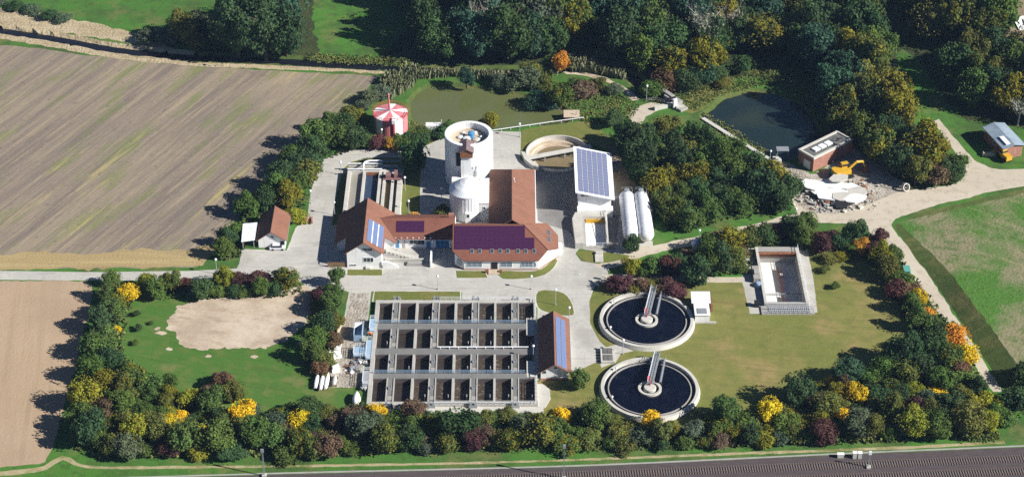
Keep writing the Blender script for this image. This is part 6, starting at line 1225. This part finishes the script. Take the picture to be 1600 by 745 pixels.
n5 = fill(F3, 56, 76, [('dg', 5), ('og', 3), ('gy', 3), ('mg', 2)], 'in the wood at the upper right', .5, (('wide', 3), ('round', 2)), 700, 15, 1.3)
n6 = fill(F4, 52, 70, [('dg', 5), ('og', 3), ('gy', 3), ('mg', 2)], 'in the wood behind the metal shed', .5, (('wide', 3), ('round', 2)), 700, 16, 1.25)
many('by the stream at the ploughed field', [(372, 88, 74, 'dg', 'wide', 1.4), (416, 90, 78, 'dg', 'wide', 1.45), (448, 86, 60, 'dg', 'wide', 1.35), (396, 50, 70, 'dg', 'wide', 1.3), (440, 40, 66, 'bg', 'wide', 1.3), (290, 66, 44, 'og', 'round', 1.2), (318, 56, 40, 'gg', 'round', 1.2), (262, 66, 34, 'gg', 'bush'), (240, 58, 26, 'mg', 'bush'), (228, 66, 28, 'gg', 'bush'), (305, 76, 30, 'og', 'bush'), (100, 34, 24, 'gg', 'bush', .5), (76, 28, 26, 'dg', 'bush', .5), (50, 20, 26, 'gg', 'bush', .5), (22, 14, 26, 'dg', 'bush', .5), (0, 8, 26, 'gg', 'bush', .5), (345, 78, 30, 'dg', 'bush')])
many('with pale bark at the wood edge', [(745, 72, 46, 'pa', 'bare'), (792, 76, 44, 'pa', 'bare'), (1106, 88, 66, 'pa', 'bare', 1.2), (1140, 74, 40, 'pa', 'bare'), (1590, 196, 44, 'pa', 'bare', 1.0)])
many('at the foot of the wood edge', [(1128, 80, 30, 'ye', 'tall'), (1100, 104, 34, 'rb', 'bush'), (1062, 118, 26, 'or', 'bush'), (1040, 134, 40, 'rb', 'bush'), (1072, 136, 44, 'dg', 'bush'), (1020, 148, 34, 'mg', 'bush'), (1096, 128, 40, 'bg', 'bush'), (1338, 208, 40, 'gy'), (1312, 192, 24, 'bg', 'bush'), (1460, 284, 44, 'rb', 'bush'), (1484, 280, 40, 'dg', 'bush'), (1430, 288, 44, 'og'), (1498, 262, 30, 'mg', 'bush'), (1120, 120, 34, 'dg', 'bush'), (1160, 112, 34, 'dg', 'bush'), (1130, 136, 24, 'og', 'bush', .5), (1590, 640, 50, 'dg', 'bush'), (1600, 600, 44, 'dg', 'bush'), (1570, 660, 30, 'mg', 'bush')])
many('standing alone on the left lawn', [(213, 493, 11, 'dg', 'bush'), (217, 516, 13, 'dg', 'bush'), (212, 538, 11, 'mg', 'bush'), (236, 506, 8, 'mg', 'bush'), (266, 604, 26, 'mg', 'bush')])
# labels: look and place, told apart by their order from the left where several look alike
ORD = ['first', 'second', 'third', 'fourth', 'fifth', 'sixth', 'seventh', 'eighth', 'ninth', 'tenth', '11th', '12th', '13th', '14th', '15th', '16th', '17th', '18th', '19th', '20th', '21st', '22nd', '23rd', '24th', '25th', '26th', '27th', '28th', '29th', '30th']
by = {}
for r_ in PLANTS: by.setdefault((r_[1], r_[2], r_[3]), []).append(r_)
for (look, noun, where), L in by.items():
    L.sort(key=lambda r_: r_[4])
    for i, r_ in enumerate(L):
        if len(L) == 1: t = f'{look} {noun} {where}'
        elif i == 0: t = f'leftmost {look} {noun} {where}'
        elif i == len(L) - 1: t = f'rightmost {look} {noun} {where}'
        else: t = f'{ORD[min(i, 29)]} {look} {noun} from the left {where}'
        r_[0]['label'] = t
print('PLANTS', len(PLANTS), n1, n2, n3, n4, n5, n6)

# ------------------------------------------------------------------ undergrowth, reeds and weeds
def scatter(name, polys, n, hmin, hmax, wd, mt, label, cat, seed, lean=.35, upright=True, zmax=0.0):
    g = random.Random(seed); P, N, S_, Q = [], [], [], []; boxes = []
    for poly in polys:
        us, vs_ = [p[0] for p in poly], [p[1] for p in poly]; boxes.append((min(us), max(us), min(vs_), max(vs_), (max(us) - min(us)) * (max(vs_) - min(vs_))))
    tot = sum(b_[4] for b_ in boxes)
    for poly, b_ in zip(polys, boxes):
        for _ in range(int(n * b_[4] / tot)):
            u, v = g.uniform(b_[0], b_[1]), g.uniform(b_[2], b_[3])
            if not inside(u, v, poly): continue
            x, y = G(u, v); c = math.sin(x * .35) * math.cos(y * .4) * .5 + .5
            for _k in range(3):
                h = g.uniform(hmin, hmax) * (.6 + .6 * c); P.append((x + g.gauss(0, .35), y + g.gauss(0, .35), h * .5 + zmax * c * g.random() ** 1.6)); a = g.uniform(0, 6.28)
                N.append((math.cos(a), math.sin(a), g.uniform(0, lean))); S_.append(h * wd if upright else g.uniform(hmin, hmax)); Q.append(.5 * c + .5 * g.random())
    me = quads(name, P, N, S_, Q, (0, 0, 1) if upright else None, (1 / wd) if upright else 1.0); me.materials.append(M[mt])
    o = bpy.data.objects.new(name, me); COL.objects.link(o); o['kind'] = 'stuff'; o['label'] = label; o['category'] = cat
scatter('reeds', [[(588, 150), (600, 122), (640, 108), (720, 115), (820, 118), (880, 100), (965, 98), (978, 126), (930, 116), (880, 112), (850, 124), (790, 130), (700, 121), (660, 124), (630, 146), (610, 156)], [(885, 88), (930, 84), (972, 96), (976, 122), (930, 108), (885, 104)]], 5200, 1.4, 2.8, .16, 'reed', 'grey brown reeds around the green pond and stream', 'reeds', 1)
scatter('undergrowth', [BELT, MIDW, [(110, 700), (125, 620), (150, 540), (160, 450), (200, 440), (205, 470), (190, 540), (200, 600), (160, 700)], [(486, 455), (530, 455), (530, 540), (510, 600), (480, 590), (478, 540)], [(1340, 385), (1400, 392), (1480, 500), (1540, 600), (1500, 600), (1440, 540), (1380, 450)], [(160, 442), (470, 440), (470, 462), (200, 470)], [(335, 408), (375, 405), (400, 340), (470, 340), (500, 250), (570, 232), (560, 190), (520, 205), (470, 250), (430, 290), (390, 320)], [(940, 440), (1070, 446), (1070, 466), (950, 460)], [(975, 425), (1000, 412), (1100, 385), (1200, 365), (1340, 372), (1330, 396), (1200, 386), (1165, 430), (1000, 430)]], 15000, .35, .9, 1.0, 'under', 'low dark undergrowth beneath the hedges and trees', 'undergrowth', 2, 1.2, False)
scatter('bramble_thicket', [BELT, [(110, 705), (125, 620), (150, 540), (165, 450), (200, 450), (195, 540), (200, 600), (160, 705)], [(1345, 385), (1395, 392), (1475, 500), (1535, 600), (1500, 610), (1440, 545), (1385, 450)], [(486, 460), (526, 460), (526, 540), (508, 596), (484, 586), (484, 540)]], 16000, .3, .75, 1.0, 'weeds', 'low brambles and saplings filling the gaps in the hedges', 'brambles', 8, 1.2, False, 2.4)
scatter('tall_weeds', [[(1005, 158), (1010, 130), (1110, 118), (1200, 100), (1280, 140), (1300, 205), (1286, 220), (1276, 185), (1225, 142), (1180, 136), (1120, 150), (1090, 175), (1060, 165)], [(885, 182), (880, 140), (900, 120), (960, 140), (1000, 165), (985, 190), (930, 195)], [(1100, 176), (1140, 198), (1215, 246), (1195, 250), (1120, 208)], [(480, 96), (640, 106), (640, 90), (480, 84)], [(1490, 590), (1560, 620), (1560, 690), (1500, 690)], [(575, 215), (640, 190), (690, 205), (640, 232)]], 14000, .22, .5, .8, 'weeds', 'rough tall weeds on the pond banks and wood edges', 'weeds', 3, 1.2, False)

# ------------------------------------------------------------------ thin blue haze in the air
k = MB().box(-420, 420, -500, 620, -4.5, 345); hz_ = k.obj('haze', [])
hz_['kind'] = 'stuff'; hz_['label'] = 'thin pale blue haze over the whole site'; hz_['category'] = 'haze'
hm = bpy.data.materials.new('haze'); hm.use_nodes = True; hn = hm.node_tree
hn.nodes.remove(hn.nodes['Principled BSDF']); pv = hn.nodes.new('ShaderNodeVolumePrincipled')
pv.inputs['Color'].default_value = (0.42, 0.64, 1.0, 1); pv.inputs['Density'].default_value = 0.00004; pv.inputs['Anisotropy'].default_value = 0.0
hn.links.new(pv.outputs[0], hn.nodes['Material Output'].inputs['Volume']); hz_.data.materials.append(hm)
